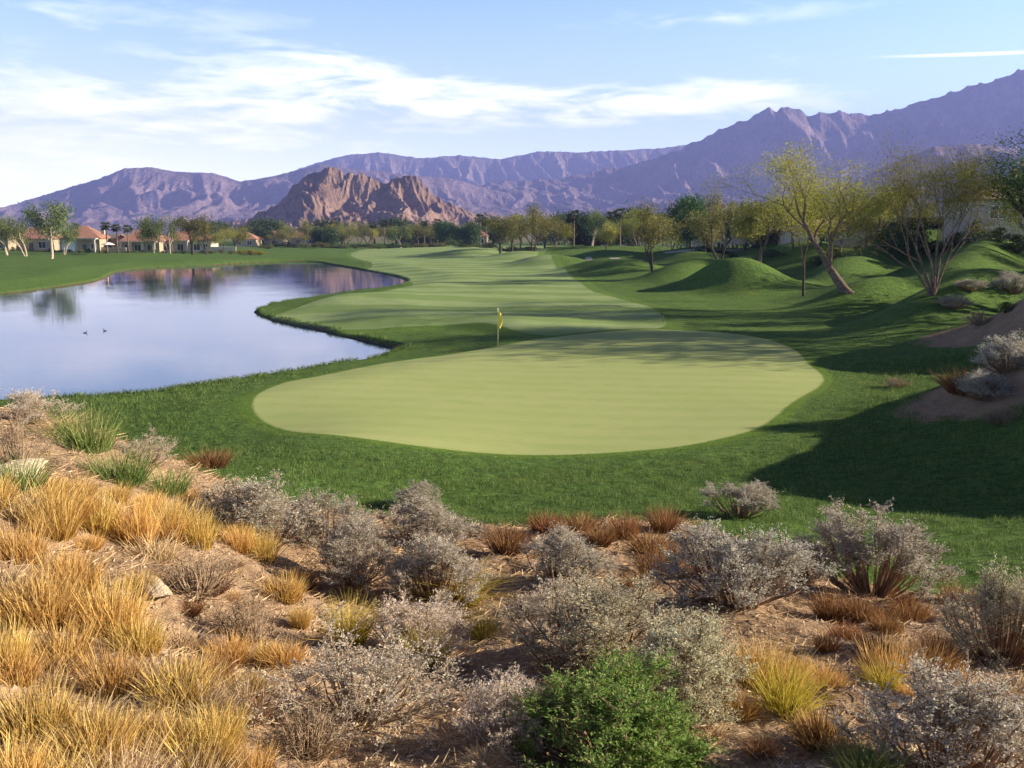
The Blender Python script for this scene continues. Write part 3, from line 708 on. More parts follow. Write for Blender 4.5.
TP['yg1'] = tree_proto('mesquite_tree', M['bark'], M['leaf_yg'], 4, stems=((.1, .1, 1, 1.),), spread=.6, nleaf=30, cloud=1.1, leaf=.26, droop=.6, kids=(3, 3, 3, 2))
TP['olive0'] = tree_proto('mesquite_tree', M['bark_dark'], M['leaf_olive'], 5, stems=((.05, .1, 1, 1.),), spread=.6, nleaf=34, cloud=1.2, leaf=.28, droop=.8, kids=(3, 3, 3, 2))
TP['olive1'] = tree_proto('mesquite_tree', M['bark_dark'], M['leaf_olive'], 6, stems=vase, spread=.5, nleaf=26, cloud=1.1, leaf=.28, droop=.6)
TP['dense0'] = tree_proto('broadleaf_tree', M['bark_dark'], M['leaf_fern'], 7, stems=((0, .05, 1, 1.),), trunk=.22, spread=.6, nleaf=60, cloud=1.5, leaf=.34, kids=(4, 3, 3, 2), upw=.2)
TP['dark0'] = tree_proto('broadleaf_tree', M['bark_dark'], M['leaf_dark'], 8, stems=((0, .05, 1, 1.),), trunk=.16, spread=.75, nleaf=70, cloud=1.6, leaf=.36, kids=(4, 3, 3, 2), upw=.1)
def bush_proto(name, leafm, seed, n=2600, leaf=.16):
    """roadside bush, unit radius .5 x height 1, irregular clumps"""
    g = np.random.default_rng(seed); P = []
    for k in range(16):
        th = g.uniform(0, 6.28); f = g.uniform(0, .36); c = np.array([math.cos(th) * f, math.sin(th) * f, g.uniform(.2, .78) * (1 - f * .8)])
        d = g.normal(size=(n // 16, 3)); d /= np.linalg.norm(d, axis=1)[:, None]
        P.append(c + d * g.uniform(.08, .2) * g.uniform(.6, 1.1, (n // 16, 1)))
    P = np.vstack(P); P = P[P[:, 2] > -.02]
    V, Q = leaves(P, leaf * .25, 1.6)
    st = MB()
    for k in range(7):
        th = g.uniform(0, 6.28); st.tube([(0, 0, -.05), (math.cos(th) * .12, math.sin(th) * .12, .3), (math.cos(th) * .3, math.sin(th) * .3, .7)], [.02, .014, .006], 4, False)
    return st.mesh(name + '_stem', M['bark_dark']), mkmesh(name + '_foliage', V, Q, fattr={'rnd': g.uniform(0, 1, len(P))}, mats=[leafm])
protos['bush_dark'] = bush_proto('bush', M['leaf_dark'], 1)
protos['bush_green'] = bush_proto('bush', M['leaf_green'], 2)
protos['bush_yellow'] = bush_proto('bush', M['leaf_yellow'], 3)
protos['bush_olive'] = bush_proto('bush', M['leaf_olive'], 4)
def palm_proto(seed, H=10.):
    g = np.random.default_rng(seed); tr = MB()
    tr.tube([(0, 0, -.3), (.1, 0, H * .3), (.05, .05, H * .65), (0, 0, H * .93)], [.26, .2, .17, .2], 8, False)
    V = []; Q = []; rn = []; n0 = 0
    for k in range(46):
        th = g.uniform(0, 6.28); e = g.uniform(-.9, 1.2)
        d = np.array([math.cos(th) * math.cos(e), math.sin(th) * math.cos(e), math.sin(e)]); Lp = g.uniform(.8, 1.2)
        c = np.array([0, 0, H * .93]) + d * Lp
        nb = 16; s = np.cross(d, (0, 0, 1.)); s /= np.linalg.norm(s); u = np.cross(s, d)
        an = np.linspace(-1.25, 1.25, nb); dirs = np.cos(an)[:, None] * d + np.sin(an)[:, None] * s - np.array([0, 0, .35])
        dirs /= np.linalg.norm(dirs, axis=1)[:, None]
        v, q, sg_ = blades(nb, np.tile(c, (nb, 1)), dirs, np.full(nb, g.uniform(.8, 1.1)), np.full(nb, .12), np.full(nb, .25), 2)
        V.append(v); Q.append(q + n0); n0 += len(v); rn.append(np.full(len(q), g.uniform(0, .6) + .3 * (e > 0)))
        v, q, sg_ = blades(1, np.array([[0, 0, H * .93]]), d[None], np.array([Lp]), np.array([.06]), np.array([.02]), 1)
        V.append(v); Q.append(q + n0); n0 += len(v); rn.append(np.full(len(q), .5))
    return dict(trunk=tr.mesh('palm_trunk', M['palm_bark'], True), crown=mkmesh('palm_crown', np.vstack(V), np.vstack(Q), fattr={'rnd': np.concatenate(rn)}, mats=[M['palm_leaf']]), h=H + .9, w=4.2, name='palm_tree')
TP['fern'] = tree_proto('feathery_tree', M['bark_dark'], M['leaf_fern'], 31, stems=((0.1, .05, 1, 1.),), trunk=.3, spread=.62, nleaf=90, cloud=.8, leaf=.12, droop=.3, kids=(3, 3, 3, 2))
TP['palm0'] = palm_proto(1); TP['palm1'] = palm_proto(2)
def place_tree(kind, px, Y, top, wpx, label, group=None, rz=None, xoff=None):
    t = TP[kind]; x = XU(px, top) * Y; z = float(height(x, Y)); h = CH - Y * T(top) - z; w = wpx * Y / FOC
    e = empty(t['name'], (x, Y, z - .05), random.uniform(0, 6.28) if rz is None else rz); tag(e, label, 'palm' if 'palm' in kind else 'tree', group)
    s = h / t['h']; sw = w / t['w'] if not kind.startswith('palm') else s
    o1 = obj('trunk', t['trunk'], e, scale=(sw, sw, s)); o2 = obj('crown', t['crown'], e, scale=(sw, sw, s))
    return e
def place_bush(kind, px, Y, hgt, wid, label, group, name='bush', z=None, cat='bush'):
    x = XU(px, 240) * Y; e = empty(name, (x, Y, float(height(x, Y)) - .03), random.uniform(0, 6.28)); tag(e, label, cat, group)
    st, fo = protos[kind]; obj('stem', st, e, scale=(wid, wid, hgt)); obj('foliage', fo, e, scale=(wid, wid, hgt))
    return e

# ------------------------------------------------------------ houses
M['plaster'] = plain('cream_plaster', (.40, .32, .23), .9, .08, .6)
M['plaster_pale'] = plain('pale_plaster', (.52, .46, .38), .9, .06, .6)
M['plaster_grey'] = plain('grey_plaster', (.42, .38, .36), .9, .08, .6)
M['white'] = plain('white_paint', (.80, .79, .76), .6, .03, 2)
M['garage_white'] = plain('garage_white', (.78, .80, .84), .5, .03, 2)
M['trim'] = plain('dark_trim', (.12, .10, .09), .7, .1, 2)
def tile_mat():
    m, n, p = mat('clay_roof_tile'); o = objc(n)
    w = n.new('ShaderNodeTexWave', bands_direction='X'); n.put(w.inputs[0], o); w.inputs['Scale'].default_value = 1.6; w.inputs['Distortion'].default_value = .5
    c = n.mix(n.ramp(n.noise(o, 1.3, 5, .7), .35, .65), (.33, .17, .12), (.45, .25, .18))
    c = n.mix(n.m('MULTIPLY', w.outputs[0], .35), c, (.22, .09, .06))
    n.put(p.inputs['Base Color'], c); n.put(p.inputs['Normal'], n.bump(w.outputs[0], .6, .1)); return m
M['tile'] = tile_mat()
M['tile_grey'] = plain('weathered_roof_tile', (.26, .17, .15), .9, .3, 1.5)
def glass():
    m, n, p = mat('window_glass'); p.inputs['Base Color'].default_value = (.03, .04, .05, 1); p.inputs['Roughness'].default_value = .08; p.inputs['Specular IOR Level'].default_value = .6; return m
M['glass'] = glass()
def hip(mb, x0, x1, y0, y1, z, h, ov=.6):
    x0 -= ov; x1 += ov; y0 -= ov; y1 += ov
    w, d = x1 - x0, y1 - y0; i = min(w, d) / 2
    if w >= d: r = [(x0 + i, (y0 + y1) / 2), (x1 - i, (y0 + y1) / 2)]; 
    else: r = [((x0 + x1) / 2, y0 + i), ((x0 + x1) / 2, y1 - i)]
    V = [(x0, y0, z), (x1, y0, z), (x1, y1, z), (x0, y1, z), (*r[0], z + h), (*r[1], z + h),
         (x0, y0, z - .18), (x1, y0, z - .18), (x1, y1, z - .18), (x0, y1, z - .18)]
    if w >= d: Q = [(0, 1, 5, 4), (2, 3, 4, 5)]; Tr = [(1, 2, 5), (3, 0, 4)]
    else: Q = [(1, 2, 5, 4), (3, 0, 4, 5)]; Tr = [(0, 1, 4), (2, 3, 5)]
    Q += [(6, 7, 1, 0), (7, 8, 2, 1), (8, 9, 3, 2), (9, 6, 0, 3), (9, 8, 7, 6)]
    return mb.add(V, Q, Tr)
def house(px, Y, blocks, label, wins=(), doors=(), cols=(), chim=None, wall='plaster', rot=0, group='tile roofed houses round the golf course', z=None, two=False):
    """blocks: (x0,x1,y0,y1,height,roof height) in metres round the house's own origin, front towards -y"""
    x = XU(px, 240) * Y; zz = float(height(x, Y)) if z is None else z
    e = empty('house', (x, Y, zz - .1), R(rot)); tag(e, label, 'house', group)
    wb = MB(); rb = MB()
    for b in blocks:
        wb.box(b[0], b[1], b[2], b[3], -.6, b[4]); hip(rb, b[0], b[1], b[2], b[3], b[4] + .18, b[5] * (1.55 if px < 500 else .9))
    wb.build('wall', M[wall], e); r = rb.build('roof', M['tile' if px < 720 else 'tile_grey'], e)
    if chim:
        c = MB().box(chim[0] - .55, chim[0] + .55, chim[1] - .45, chim[1] + .45, chim[2] - 2.2, chim[2]); c.box(chim[0] - .7, chim[0] + .7, chim[1] - .6, chim[1] + .6, chim[2], chim[2] + .22)
        c.build('chimney', M['plaster_pale'], r)
    for (a, b, y, z0, z1) in wins:
        f = MB(); t = .12
        f.box(a - t, b + t, y - .08, y - .004, z1, z1 + t).box(a - t, b + t, y - .12, y - .004, z0 - t, z0).box(a - t, a, y - .08, y - .004, z0, z1).box(b, b + t, y - .08, y - .004, z0, z1).box((a + b) / 2 - .04, (a + b) / 2 + .04, y - .07, y - .03, z0, z1)
        w_ = f.build('window', M['white'], e); MB().box(a, b, y - .028, y - .006, z0, z1).build('pane', M['glass'], w_)
    for (a, b, y, z1, mt) in doors:
        d = MB().box(a, b, y - .10, y - .006, .05, z1)
        for k in range(1, 4): d.box(a + .05, b - .05, y - .125, y - .102, z1 * k / 4 - .03, z1 * k / 4 + .03)
        d.build('garage_door' if b - a > 2 else 'door', M[mt], e)
    for (cx, cy, h) in cols:
        MB().box(cx - .28, cx + .28, cy - .28, cy + .28, -.5, h - .004).box(cx - .4, cx + .4, cy - .4, cy + .4, h - .35, h - .01).build('column', M['plaster_pale'], e)
    return e
def porch(a, b, y0, y1, z, e):  # flat verandah roof
    MB().box(a, b, y0, y1, z, z + .35).build('porch_roof', M['plaster_pale'], e)
hA = house(79, 286, [(-6, 6.2, 0, 11, 4.4, 2.6), (1.5, 6.2, -2.5, 0.0, 4.1, 1.6)][:1], 'cream house with a white garage door behind the pale split-trunk tree',
           wins=[(3.6, 5.0, 0, 1.2, 2.8)], doors=[(-5.3, -1.4, 0, 4.0, 'garage_white'), (1.0, 2.2, 0, 2.6, 'trim')], cols=[(-.2, -2.6, 4.2), (5.4, -2.6, 4.2)], chim=(6.2, 4, 8.0), rot=6)
porch(-.9, 6.1, -3.1, -.02, 4.22, hA)
hB = house(143, 292, [(-7, 5, 0, 12, 3.8, 3.2), (-11, -7.0, 3, 11, 3.4, 1.6)], 'cream house with a steep red roof just right of the dark palms',
           wins=[(-5.8, -4.2, 0, .6, 2.8), (-2.8, -.8, 0, .6, 2.8), (1.2, 3.4, 0, .6, 2.8)], cols=[(-6.4, -2.4, 3.5), (-3.2, -2.4, 3.5), (.4, -2.4, 3.5), (4.0, -2.4, 3.5)], rot=6)
porch(-7, 4.8, -3, -.02, 3.52, hB)
hC = house(186, 300, [(-9, 8, 0, 10, 3.9, 1.9)], 'long white-walled house half hidden by the trees at the lake corner', wins=[(-7.5, -5.5, 0, .8, 2.8), (-3, -1, 0, .8, 2.8), (2.4, 4.4, 0, .8, 2.8), (5.6, 7, 0, .8, 2.8)], cols=[(-4.2, -1.8, 3.6), (0.6, -1.8, 3.6)], wall='plaster_pale', rot=4)
porch(-4.8, 1.2, -2.3, -.02, 3.62, hC)
h0 = house(32, 296, [(-8, 7, 0, 11, 3.7, 2.4)], 'tan house with a red tiled roof seen through the two leftmost trees', wins=[(-6, -4, 0, .8, 2.8), (2, 4.4, 0, .8, 2.8)], doors=[(-1, .3, 0, 2.5, 'trim')], chim=(-3.5, 5, 7.4))
house(-14, 290, [(-8, 7, 0, 11, 3.7, 2.4)], 'tan house cut by the left edge of the picture, furthest left of all', wins=[(-6, -4, 0, .8, 2.8), (2, 5.4, 0, .8, 2.8)])
house(245, 420, [(-5, 5, 0, 10, 3.2, 2.2)], 'distant house with a red roof above the yellow bushes at the lake end', wins=[(-4, -2, 0, .8, 2.6), (1, 3, 0, .8, 2.6)])
house(268, 450, [(-9, 7, 0, 10, 3.6, 2.4)], 'distant tan house left of the foot of the rocky hill', wins=[(-5, -2, 0, .8, 2.6), (2, 5, 0, .8, 2.6)])
house(305, 470, [(-9, 9, 0, 10, 3.6, 2.2)], 'distant pale house straight below the left slope of the rocky hill', wins=[(-5, -2, 0, .8, 2.6), (2, 5, 0, .8, 2.6)], wall='plaster_pale')
house(414, 500, [(-8, 8, 0, 10, 4.0, 3.0)], 'distant house with an orange roof below the right peak of the rocky hill', wins=[(-5, -2, 0, .8, 2.8), (2, 5, 0, .8, 2.8)])
house(452, 490, [(-9, 9, 0, 10, 3.8, 2.8)], 'distant house with an orange roof between two dark green trees mid-course', wins=[(-6, -3, 0, .8, 2.8), (2, 5, 0, .8, 2.8)], wall='plaster_grey')
house(476, 470, [(-6, 6, 0, 10, 4.6, 2.6)], 'distant house with an orange roof under the tall palm left of the big olive trees', wins=[(-4, -1.6, 0, 1, 3), (1.6, 4, 0, 1, 3)])
house(622, 330, [(-10, 10, 0, 10, 4, 2.2)], 'grey house in shade behind the trees left of the slender lone tree', wins=[(-6, -3, 0, .8, 2.8), (2, 5, 0, .8, 2.8)], wall='plaster_grey')
hE = house(709, 215, [(-3, 5, 0, 9, 4.8, 2.4)], 'grey house with a peaked red roof and white arch above the cart path', wins=[(-1.6, .2, 0, 3.0, 4.2), (2, 3.6, 0, 1, 2.8)], doors=[(-.6, .6, 0, 2.4, 'trim')], wall='plaster_grey')
MB().box(-6.2, -5.7, -.9, -.4, -.5, 3.0).box(-3.4, -3.01, -.9, -.4, -.5, 3.0).box(-6.3, -3.01, -1, -.3, 3.0, 3.4).build('arch', M['plaster_pale'], hE)
house(775, 190, [(-9, 9, 0, 10, 3.6, 2.2)], 'low grey house behind the hedge between the two orange-tinged trees', wins=[(-6, -3, 0, .8, 2.8), (2, 5, 0, .8, 2.8)], wall='plaster_grey')
house(862, 165, [(-12, 10, 0, 10, 3.8, 2.2)], 'low pale grey house seen between the leaning tree and the many-stemmed tree', wins=[(-8, -5.5, 0, .8, 2.8), (-2, 0, 0, .8, 2.8), (4.5, 7, 0, .8, 2.8)], doors=[(1.2, 3.6, 0, 2.5, 'garage_white')], wall='plaster_grey')
hG = house(1012, 118, [(-4.5, 10, 0, 10, 5.2, 2.6)], 'two-storey grey house at the right edge with a stepped terrace wall', wins=[(-3.2, -1.0, 0, 2.9, 4.4), (1.4, 3.4, 0, 2.9, 4.4)], wall='plaster_grey')
MB().box(-5.6, -3.4, -2.2, -1.8, -.5, 1.9).box(-3.4, -1.6, -2.2, -1.8, -.5, 2.6).box(-1.6, 5, -2.2, -1.8, -.5, 3.1).build('terrace_wall', M['plaster_pale'], hG)
# patio umbrella and garden walls on the left bank
xu_, yu_ = XU(108, 245) * 281, 281
u = empty('patio_umbrella', (xu_, yu_, float(height(xu_, yu_)))); tag(u, 'white patio umbrella in front of the dark palms beside the cream house', 'umbrella')
MB().tube([(0, 0, 0), (0, 0, 3.3)], .05, 6).build('pole', M['trim'], u)
MB().lathe([(2.1, 2.7), (1.6, 2.95), (.8, 3.25), (.05, 3.45), (.05, 3.38), (.8, 3.17), (1.6, 2.87), (2.1, 2.62), (2.1, 2.7)], 8).build('canopy', M['white'], u)
def garden_wall(pxa, pxb, Y, h, label, m='plaster_pale', Yb=None):
    xa, xb = XU(pxa, 248) * Y, XU(pxb, 248) * (Yb or Y); za = float(height((xa + xb) / 2, Y))
    L = math.hypot(xb - xa, (Yb or Y) - Y)
    e = empty('garden_wall', ((xa + xb) / 2, (Y + (Yb or Y)) / 2, za), math.atan2((Yb or Y) - Y, xb - xa)); tag(e, label, 'wall', 'low garden walls of the houses')
    MB().box(-L / 2, L / 2, -.15, .15, -.6, h).build('wall', M[m], e); MB().box(-L / 2 - .08, L / 2 + .08, -.22, .22, h + .003, h + .14).build('coping', M['white'], e)
garden_wall(206, 236, 300, 1.7, 'low white garden wall right of the trees at the lake corner')
garden_wall(98, 126, 288, 1.4, 'low tan garden wall behind the patio umbrella', 'plaster')
garden_wall(828, 905, 150, 1.5, 'low grey garden wall behind the many-stemmed tree', 'plaster_grey')
garden_wall(600, 680, 300, 1.6, 'long low grey garden wall behind the slender lone tree', 'plaster_grey')

# ------------------------------------------------------------ trees
TL = 'trees along the far side of the fairway'
place_tree('pale1', 4, 246, 219, 34, 'pale feathery tree cut by the left edge of the picture')
place_tree('pale1', 22, 240, 216, 36, 'small pale tree with a forked trunk, left of the tallest lakeside tree')
place_tree('pale0', 46, 228, 203, 40, 'tallest pale green tree on the left bank with a split pinkish trunk', rz=.6)
place_tree('pale1', 62, 262, 224, 22, 'thin leaning tree directly in front of the garage door')
for k, (px, top, lab) in enumerate([(105, 221, 'dark fan palm left of the patio umbrella'), (116, 223, 'dark fan palm directly behind the patio umbrella'), (127, 224, 'dark fan palm nearest the steep-roofed house'), (74, 222, 'short dark palm poking above the red roof of the garage house')]):
    place_tree('palm%d' % (k % 2), px, 283 if k < 3 else 300, top, 12, lab, 'dark fan palms by the lakeside houses')
place_tree('pale0', 153, 272, 219, 28, 'bright green bushy tree, left one of the pair before the long white house')
place_tree('pale1', 167, 268, 216, 26, 'tall green tree, right one of the pair before the long white house')
place_tree('olive0', 190, 262, 216, 32, 'broad olive-grey tree at the corner of the lake bank')
place_tree('olive1', 204, 262, 226, 24, 'low olive tree with a leaning trunk right of the broad olive-grey one')
place_tree('yg1', 222, 300, 231, 22, 'small yellowish tree above the white garden wall')
place_tree('olive0', 234, 320, 229, 26, 'rounded brown-green tree left of the yellow bushes')
for k, (px, Y, a, b) in enumerate([(240, 275, 1.6, 6), (250, 268, 1.9, 7), (259, 262, 1.5, 6)]):
    place_bush('bush_yellow', px, Y, a, b, ['left', 'middle', 'right'][k] + ' clump of the yellow-green bushes on the far lake bank', 'yellow bushes on the far lake bank')
TS = 'distant trees between the fairway and the rocky hill'
spec = [(278, 430, 231, 20, 'olive1'), (289, 420, 230, 18, 'olive0'), (300, 450, 233, 18, 'yg1'), (318, 400, 229, 22, 'dark0'), (332, 430, 233, 18, 'olive1'), (346, 420, 227, 18, 'yg0'), (358, 430, 224, 18, 'olive1'), (371, 425, 228, 16, 'yg1'),
        (400, 360, 226, 23, 'pale0'), (418, 420, 226, 20, 'olive0'), (430, 430, 230, 18, 'yg1'), (444, 400, 223, 22, 'dense0'), (458, 430, 229, 18, 'olive1'), (467, 390, 224, 20, 'dark0')]
for k, (px, Y, top, w, kd) in enumerate(spec):
    place_tree(kd, px, Y, top, w, {'olive0': 'rounded olive', 'olive1': 'loose olive', 'yg0': 'thin yellowish', 'yg1': 'rounded yellowish', 'dark0': 'dark green', 'pale0': 'pale weeping', 'dense0': 'bushy mid-green'}[kd] + ' distant tree below the ' + ('left foot' if px < 295 else 'left slope' if px < 325 else 'left peak' if px < 352 else 'saddle' if px < 385 else 'right peak' if px < 425 else 'right slope' if px < 450 else 'right foot') + ' of the rocky hill', TS)
for px, Y, top in [(373, 420, 221), (384, 415, 219), (394, 440, 223), (424, 440, 220), (437, 440, 218), (480, 400, 213), (486, 410, 217)]:
    place_tree('palm%d' % (px % 2), px, Y, top, 10, 'slim distant palm rising above the tree row at the foot of the rocky hill' if px < 470 else ('taller of the two palms left of the big olive trees' if px == 480 else 'shorter of the two palms left of the big olive trees'), 'distant palms above the far tree row')
place_tree('olive0', 500, 250, 216, 34, 'dark olive tree on the left of the broad pair at the end of the fairway')
place_tree('olive0', 512, 262, 221, 30, 'low dark olive tree squeezed between the broad pair')
place_tree('olive1', 533, 240, 206, 46, 'broad grey-green tree on the right of the pair at the end of the fairway')
place_tree('yg1', 556, 285, 219, 30, 'pale yellowish tree immediately right of the broad grey-green one')
place_tree('dark0', 575, 300, 217, 26, 'dark green tree behind the pale yellowish ones')
place_tree('palm0', 574, 280, 209, 16, 'shaggy dark palm left of the grey feathery tree')
place_tree('pale1', 592, 270, 211, 30, 'grey feathery tree between the two dark palms')
place_tree('yg1', 606, 240, 223, 30, 'low yellow-green tree beside the shaded mounds')
place_tree('palm1', 621, 270, 207, 20, 'large dark palm above the yellow-green trees')
place_tree('palm0', 612, 275, 210, 16, 'smaller dark palm against the purple mountain')
place_tree('yg0', 638, 260, 210, 30, 'yellow-green tree immediately left of the slender lone tree')
place_tree('olive1', 672, 240, 209, 32, 'thin olive tree immediately right of the slender lone tree')
place_tree('dense0', 692, 205, 199, 34, 'rich green leafy tree next to the house with the peaked red roof')
place_tree('yg1', 640, 300, 216, 34, 'hazy yellow-green tree far behind the slender lone tree')
place_tree('olive1', 655, 122, 205, 66, 'slender lone tree with a dark trunk standing on the rough left of the big mound', rz=1.2)
place_tree('olive1', 724, 140, 194, 56, 'brownish twiggy tree with a stout trunk behind the big mound', rz=2.2)
place_tree('yg0', 708, 230, 205, 34, 'pale yellow tree peeping over the peaked red roof')
place_tree('yg1', 762, 128, 192, 62, 'tree with an orange lower bough and slanting trunk right of the brownish twiggy one', rz=.5)
place_tree('dark0', 745, 190, 208, 40, 'dark green tree behind the two trees on the shaded slope')
place_tree('yg1', 795, 150, 196, 50, 'yellow-green tree behind the crown of the leaning tree')
place_tree('yg1', 880, 130, 186, 64, 'glowing yellow-green tree filling the gap between the two large trees')
place_tree('olive0', 850, 160, 200, 50, 'olive tree in shade in front of the low pale grey house')
place_tree('olive1', 905, 150, 190, 60, 'olive tree behind the left half of the many-stemmed tree')
place_tree('olive1', 990, 130, 188, 60, 'olive tree behind the right half of the many-stemmed tree')
place_tree('dark0', 912, 120, 222, 40, 'dark shaded tree low behind the many-stemmed tree')
place_tree('fern', 1066, 75, 130, 110, 'feathery dark green tree entering at the right edge of the picture', rz=2)
place_tree('yg0', 1046, 100, 176, 60, 'amber-tinted tree by the two-storey house at the right edge')
for k, (px, Y, top, w, kd) in enumerate([(688, 210, 214, 34, 'yg1'), (706, 170, 222, 26, 'olive0'), (735, 210, 204, 38, 'olive0'), (755, 200, 203, 40, 'yg1'), (778, 175, 200, 42, 'olive1'), (800, 185, 204, 40, 'dark0'), (822, 150, 206, 40, 'olive0'), (842, 145, 200, 48, 'yg1'),
        (868, 145, 196, 50, 'olive0'), (895, 140, 200, 46, 'yg1'), (925, 135, 196, 50, 'olive0'), (950, 140, 200, 46, 'dark0'), (972, 125, 196, 50, 'yg1'), (520, 300, 214, 30, 'yg1'), (545, 300, 216, 30, 'olive0'), (588, 320, 218, 28, 'dark0'), (600, 300, 213, 26, 'olive1'), (632, 320, 212, 30, 'dark0'), (648, 310, 214, 30, 'olive0'), (664, 290, 215, 30, 'yg1')]):
    place_tree(kd, px, Y, top + (18 if px > 800 else 0), w * (.7 if px > 800 else 1), {'olive0': 'rounded olive', 'olive1': 'loose olive', 'yg1': 'rounded yellowish', 'dark0': 'dark green'}[kd] + ' tree of the far belt ' + ('right of the broad grey-green tree' if px < 580 else 'left of the slender lone tree' if px < 640 else 'behind the slender lone tree' if px < 675 else 'around the peaked red roof' if px < 730 else 'behind the brownish twiggy tree' if px < 765 else 'left of the leaning tree' if px < 805 else 'directly behind the leaning tree' if px < 860 else 'between the two largest trees' if px < 900 else 'behind the many-stemmed tree'), 'belt of trees behind the mounds')
big = tree_proto('leaning_mesquite', M['bark'], M['leaf_yg'], 21, H=10, trunk=.30, stems=((-.55, .1, .9, 1.15),), maxl=5, spread=.50, upw=.45, kids=(3, 3, 3, 2, 2), nleaf=58, cloud=.95, leaf=.12, tr_r=.22, shrink=.74, wig=.13)
TP['lean'] = big
x, Y = hit(856, 292)
lt = place_tree('lean', 852, Y, 149, 126, 'large airy yellow-green tree with a thick trunk leaning left above the mounds', rz=0)
lt.location = (x, Y, float(height(x, Y)) - .1)
TP['upr'] = tree_proto('mesquite_tree', M['bark_dark'], M['leaf_yg'], 29, H=10, stems=((.02, .05, 1, 1.),), maxl=4, spread=.5, nleaf=22, cloud=.9, leaf=.13, kids=(3, 3, 2, 2), tr_r=.15, wig=.07)
place_tree('upr', 810, Y + 12, 178, 62, 'upright dark-trunked tree right behind the leaning trunk')
TP['multi'] = tree_proto('many_stemmed_tree', M['bark'], M['leaf_amber'], 22, H=10, trunk=.34,
    stems=((-.55, .1, 1, .62), (-.3, -.2, 1, .6), (.02, .2, 1, .7), (.28, -.1, 1, .62), (.5, .15, 1, .5), (-.12, -.3, 1, .5)), maxl=4, spread=.44, upw=.28, kids=(3, 3, 3, 2), nleaf=30, cloud=1.1, leaf=.12, tr_r=.17, shrink=.70, wig=.10)
TP['multi2'] = TP['multi']
x, Y = hit(945, 294)
mt_ = place_tree('multi', 945, Y, 147, 126, 'large many-stemmed olive and amber tree beside the bare desert mound', rz=.4)
# unseen trees: nearest shadow the green, the rest added to shade the right mounds
for k, (x, y, s) in enumerate([(44, 60, 1.45), (47, 55, 1.5), (52, 70, 1.3), (72, 76, 1.1), (66, 84, 1.2), (76, 90, 1.3), (84, 99, 1.2), (78, 108, 1.1), (92, 112, 1.3), (88, 124, 1.2), (98, 134, 1.2), (73, 77, 1.2)]):
    t = TP['yg0' if k % 2 else 'olive1']; e = empty('mesquite_tree', (x, y, float(height(x, y)) - .1), k * 1.3)
    tag(e, 'unseen shade-casting tree on the right bank beyond the edge of the picture', 'tree', 'trees beyond the right edge')
    q = 9 * s / t['h']; obj('trunk', t['trunk'], e, scale=(q, q, q)); obj('crown', t['crown'], e, scale=(q, q, q))
# bushes and hedges at the far tree line
HG = 'dark hedge bushes before the houses on the right'
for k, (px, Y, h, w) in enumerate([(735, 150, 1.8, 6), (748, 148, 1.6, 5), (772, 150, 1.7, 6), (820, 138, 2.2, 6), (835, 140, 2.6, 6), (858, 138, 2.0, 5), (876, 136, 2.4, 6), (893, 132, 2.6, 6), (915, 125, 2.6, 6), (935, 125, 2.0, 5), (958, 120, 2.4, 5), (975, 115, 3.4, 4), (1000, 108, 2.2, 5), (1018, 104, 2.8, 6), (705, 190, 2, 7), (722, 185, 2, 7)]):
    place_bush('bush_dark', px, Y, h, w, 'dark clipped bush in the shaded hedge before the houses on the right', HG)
FB = 'low bushes under the distant trees'
r_ = np.random.default_rng(5)
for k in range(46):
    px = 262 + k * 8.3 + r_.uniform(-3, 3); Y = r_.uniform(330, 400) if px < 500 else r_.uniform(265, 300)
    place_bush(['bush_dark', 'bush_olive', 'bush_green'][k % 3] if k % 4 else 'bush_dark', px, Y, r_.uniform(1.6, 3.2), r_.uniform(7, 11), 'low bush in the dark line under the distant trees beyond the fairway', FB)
for k in range(26):
    px = -6 + k * 9.4 + r_.uniform(-2, 2)
    place_bush(['bush_dark', 'bush_green'][k % 2] if px < 205 else 'bush_olive', px, 279 + r_.uniform(-2, 5), r_.uniform(.9, 1.9), r_.uniform(2.5, 4.5), 'small garden bush at the foot of the lakeside houses', 'garden bushes along the lakeside houses')
for k in range(44):    # backdrop row of trees in the far valley
    px = 205 + k * 14 + r_.uniform(-8, 8)
    place_tree(['olive0', 'dark0', 'yg1', 'olive1'][k % 4], px, r_.uniform(450, 540), r_.uniform(220, 227) - (6 if px > 500 else 0), 30, 'tree of the farthest row below the mountains', 'farthest trees below the mountains')

# ------------------------------------------------------------ flag, markers, ducks, rocks
M['flag_cloth'] = plain('yellow_flag_cloth', (.85, .68, .12), .8, .05, 2)
M['pole_paint'] = plain('pole_paint', (.85, .78, .35), .4, .02, 2)
M['black'] = plain('black', (.01, .01, .01), .9)
fx, fy = on_plane(498, 345, 0.0); fz = float(height(fx, fy))
f = empty('golf_flagstick', (fx, fy, fz)); tag(f, 'yellow golf flag drooping on its slim stick in the hole of the putting green', 'golf flag')
MB().tube([(0, 0, -.05), (0, 0, 2.2)], .016, 8).build('pole', M['pole_paint'], f)
MB().tube([(0, 0, 2.2), (0, 0, 2.28)], .03, 8).build('pole_cap', M['white'], f)
n = 10; V = []; zs = np.linspace(2.16, 1.25, 12)
for k, z in enumerate(zs):
    for q in range(n):
        t = q / (n - 1); w = .20 + .10 * math.sin(k * .35)
        V.append((.02 + t * w * (1 - .3 * k / 11), .05 * math.sin(t * 9 + k * .5) * t, z - t * .25))
fq = [(a * n + b, a * n + b + 1, (a + 1) * n + b + 1, (a + 1) * n + b) for a in range(11) for b in range(n - 1)]
fl = obj('flag', mkmesh('flag', V, fq, smooth=True, mats=[M['flag_cloth']]), f); sm = fl.modifiers.new('thick', 'SOLIDIFY'); sm.thickness = .006
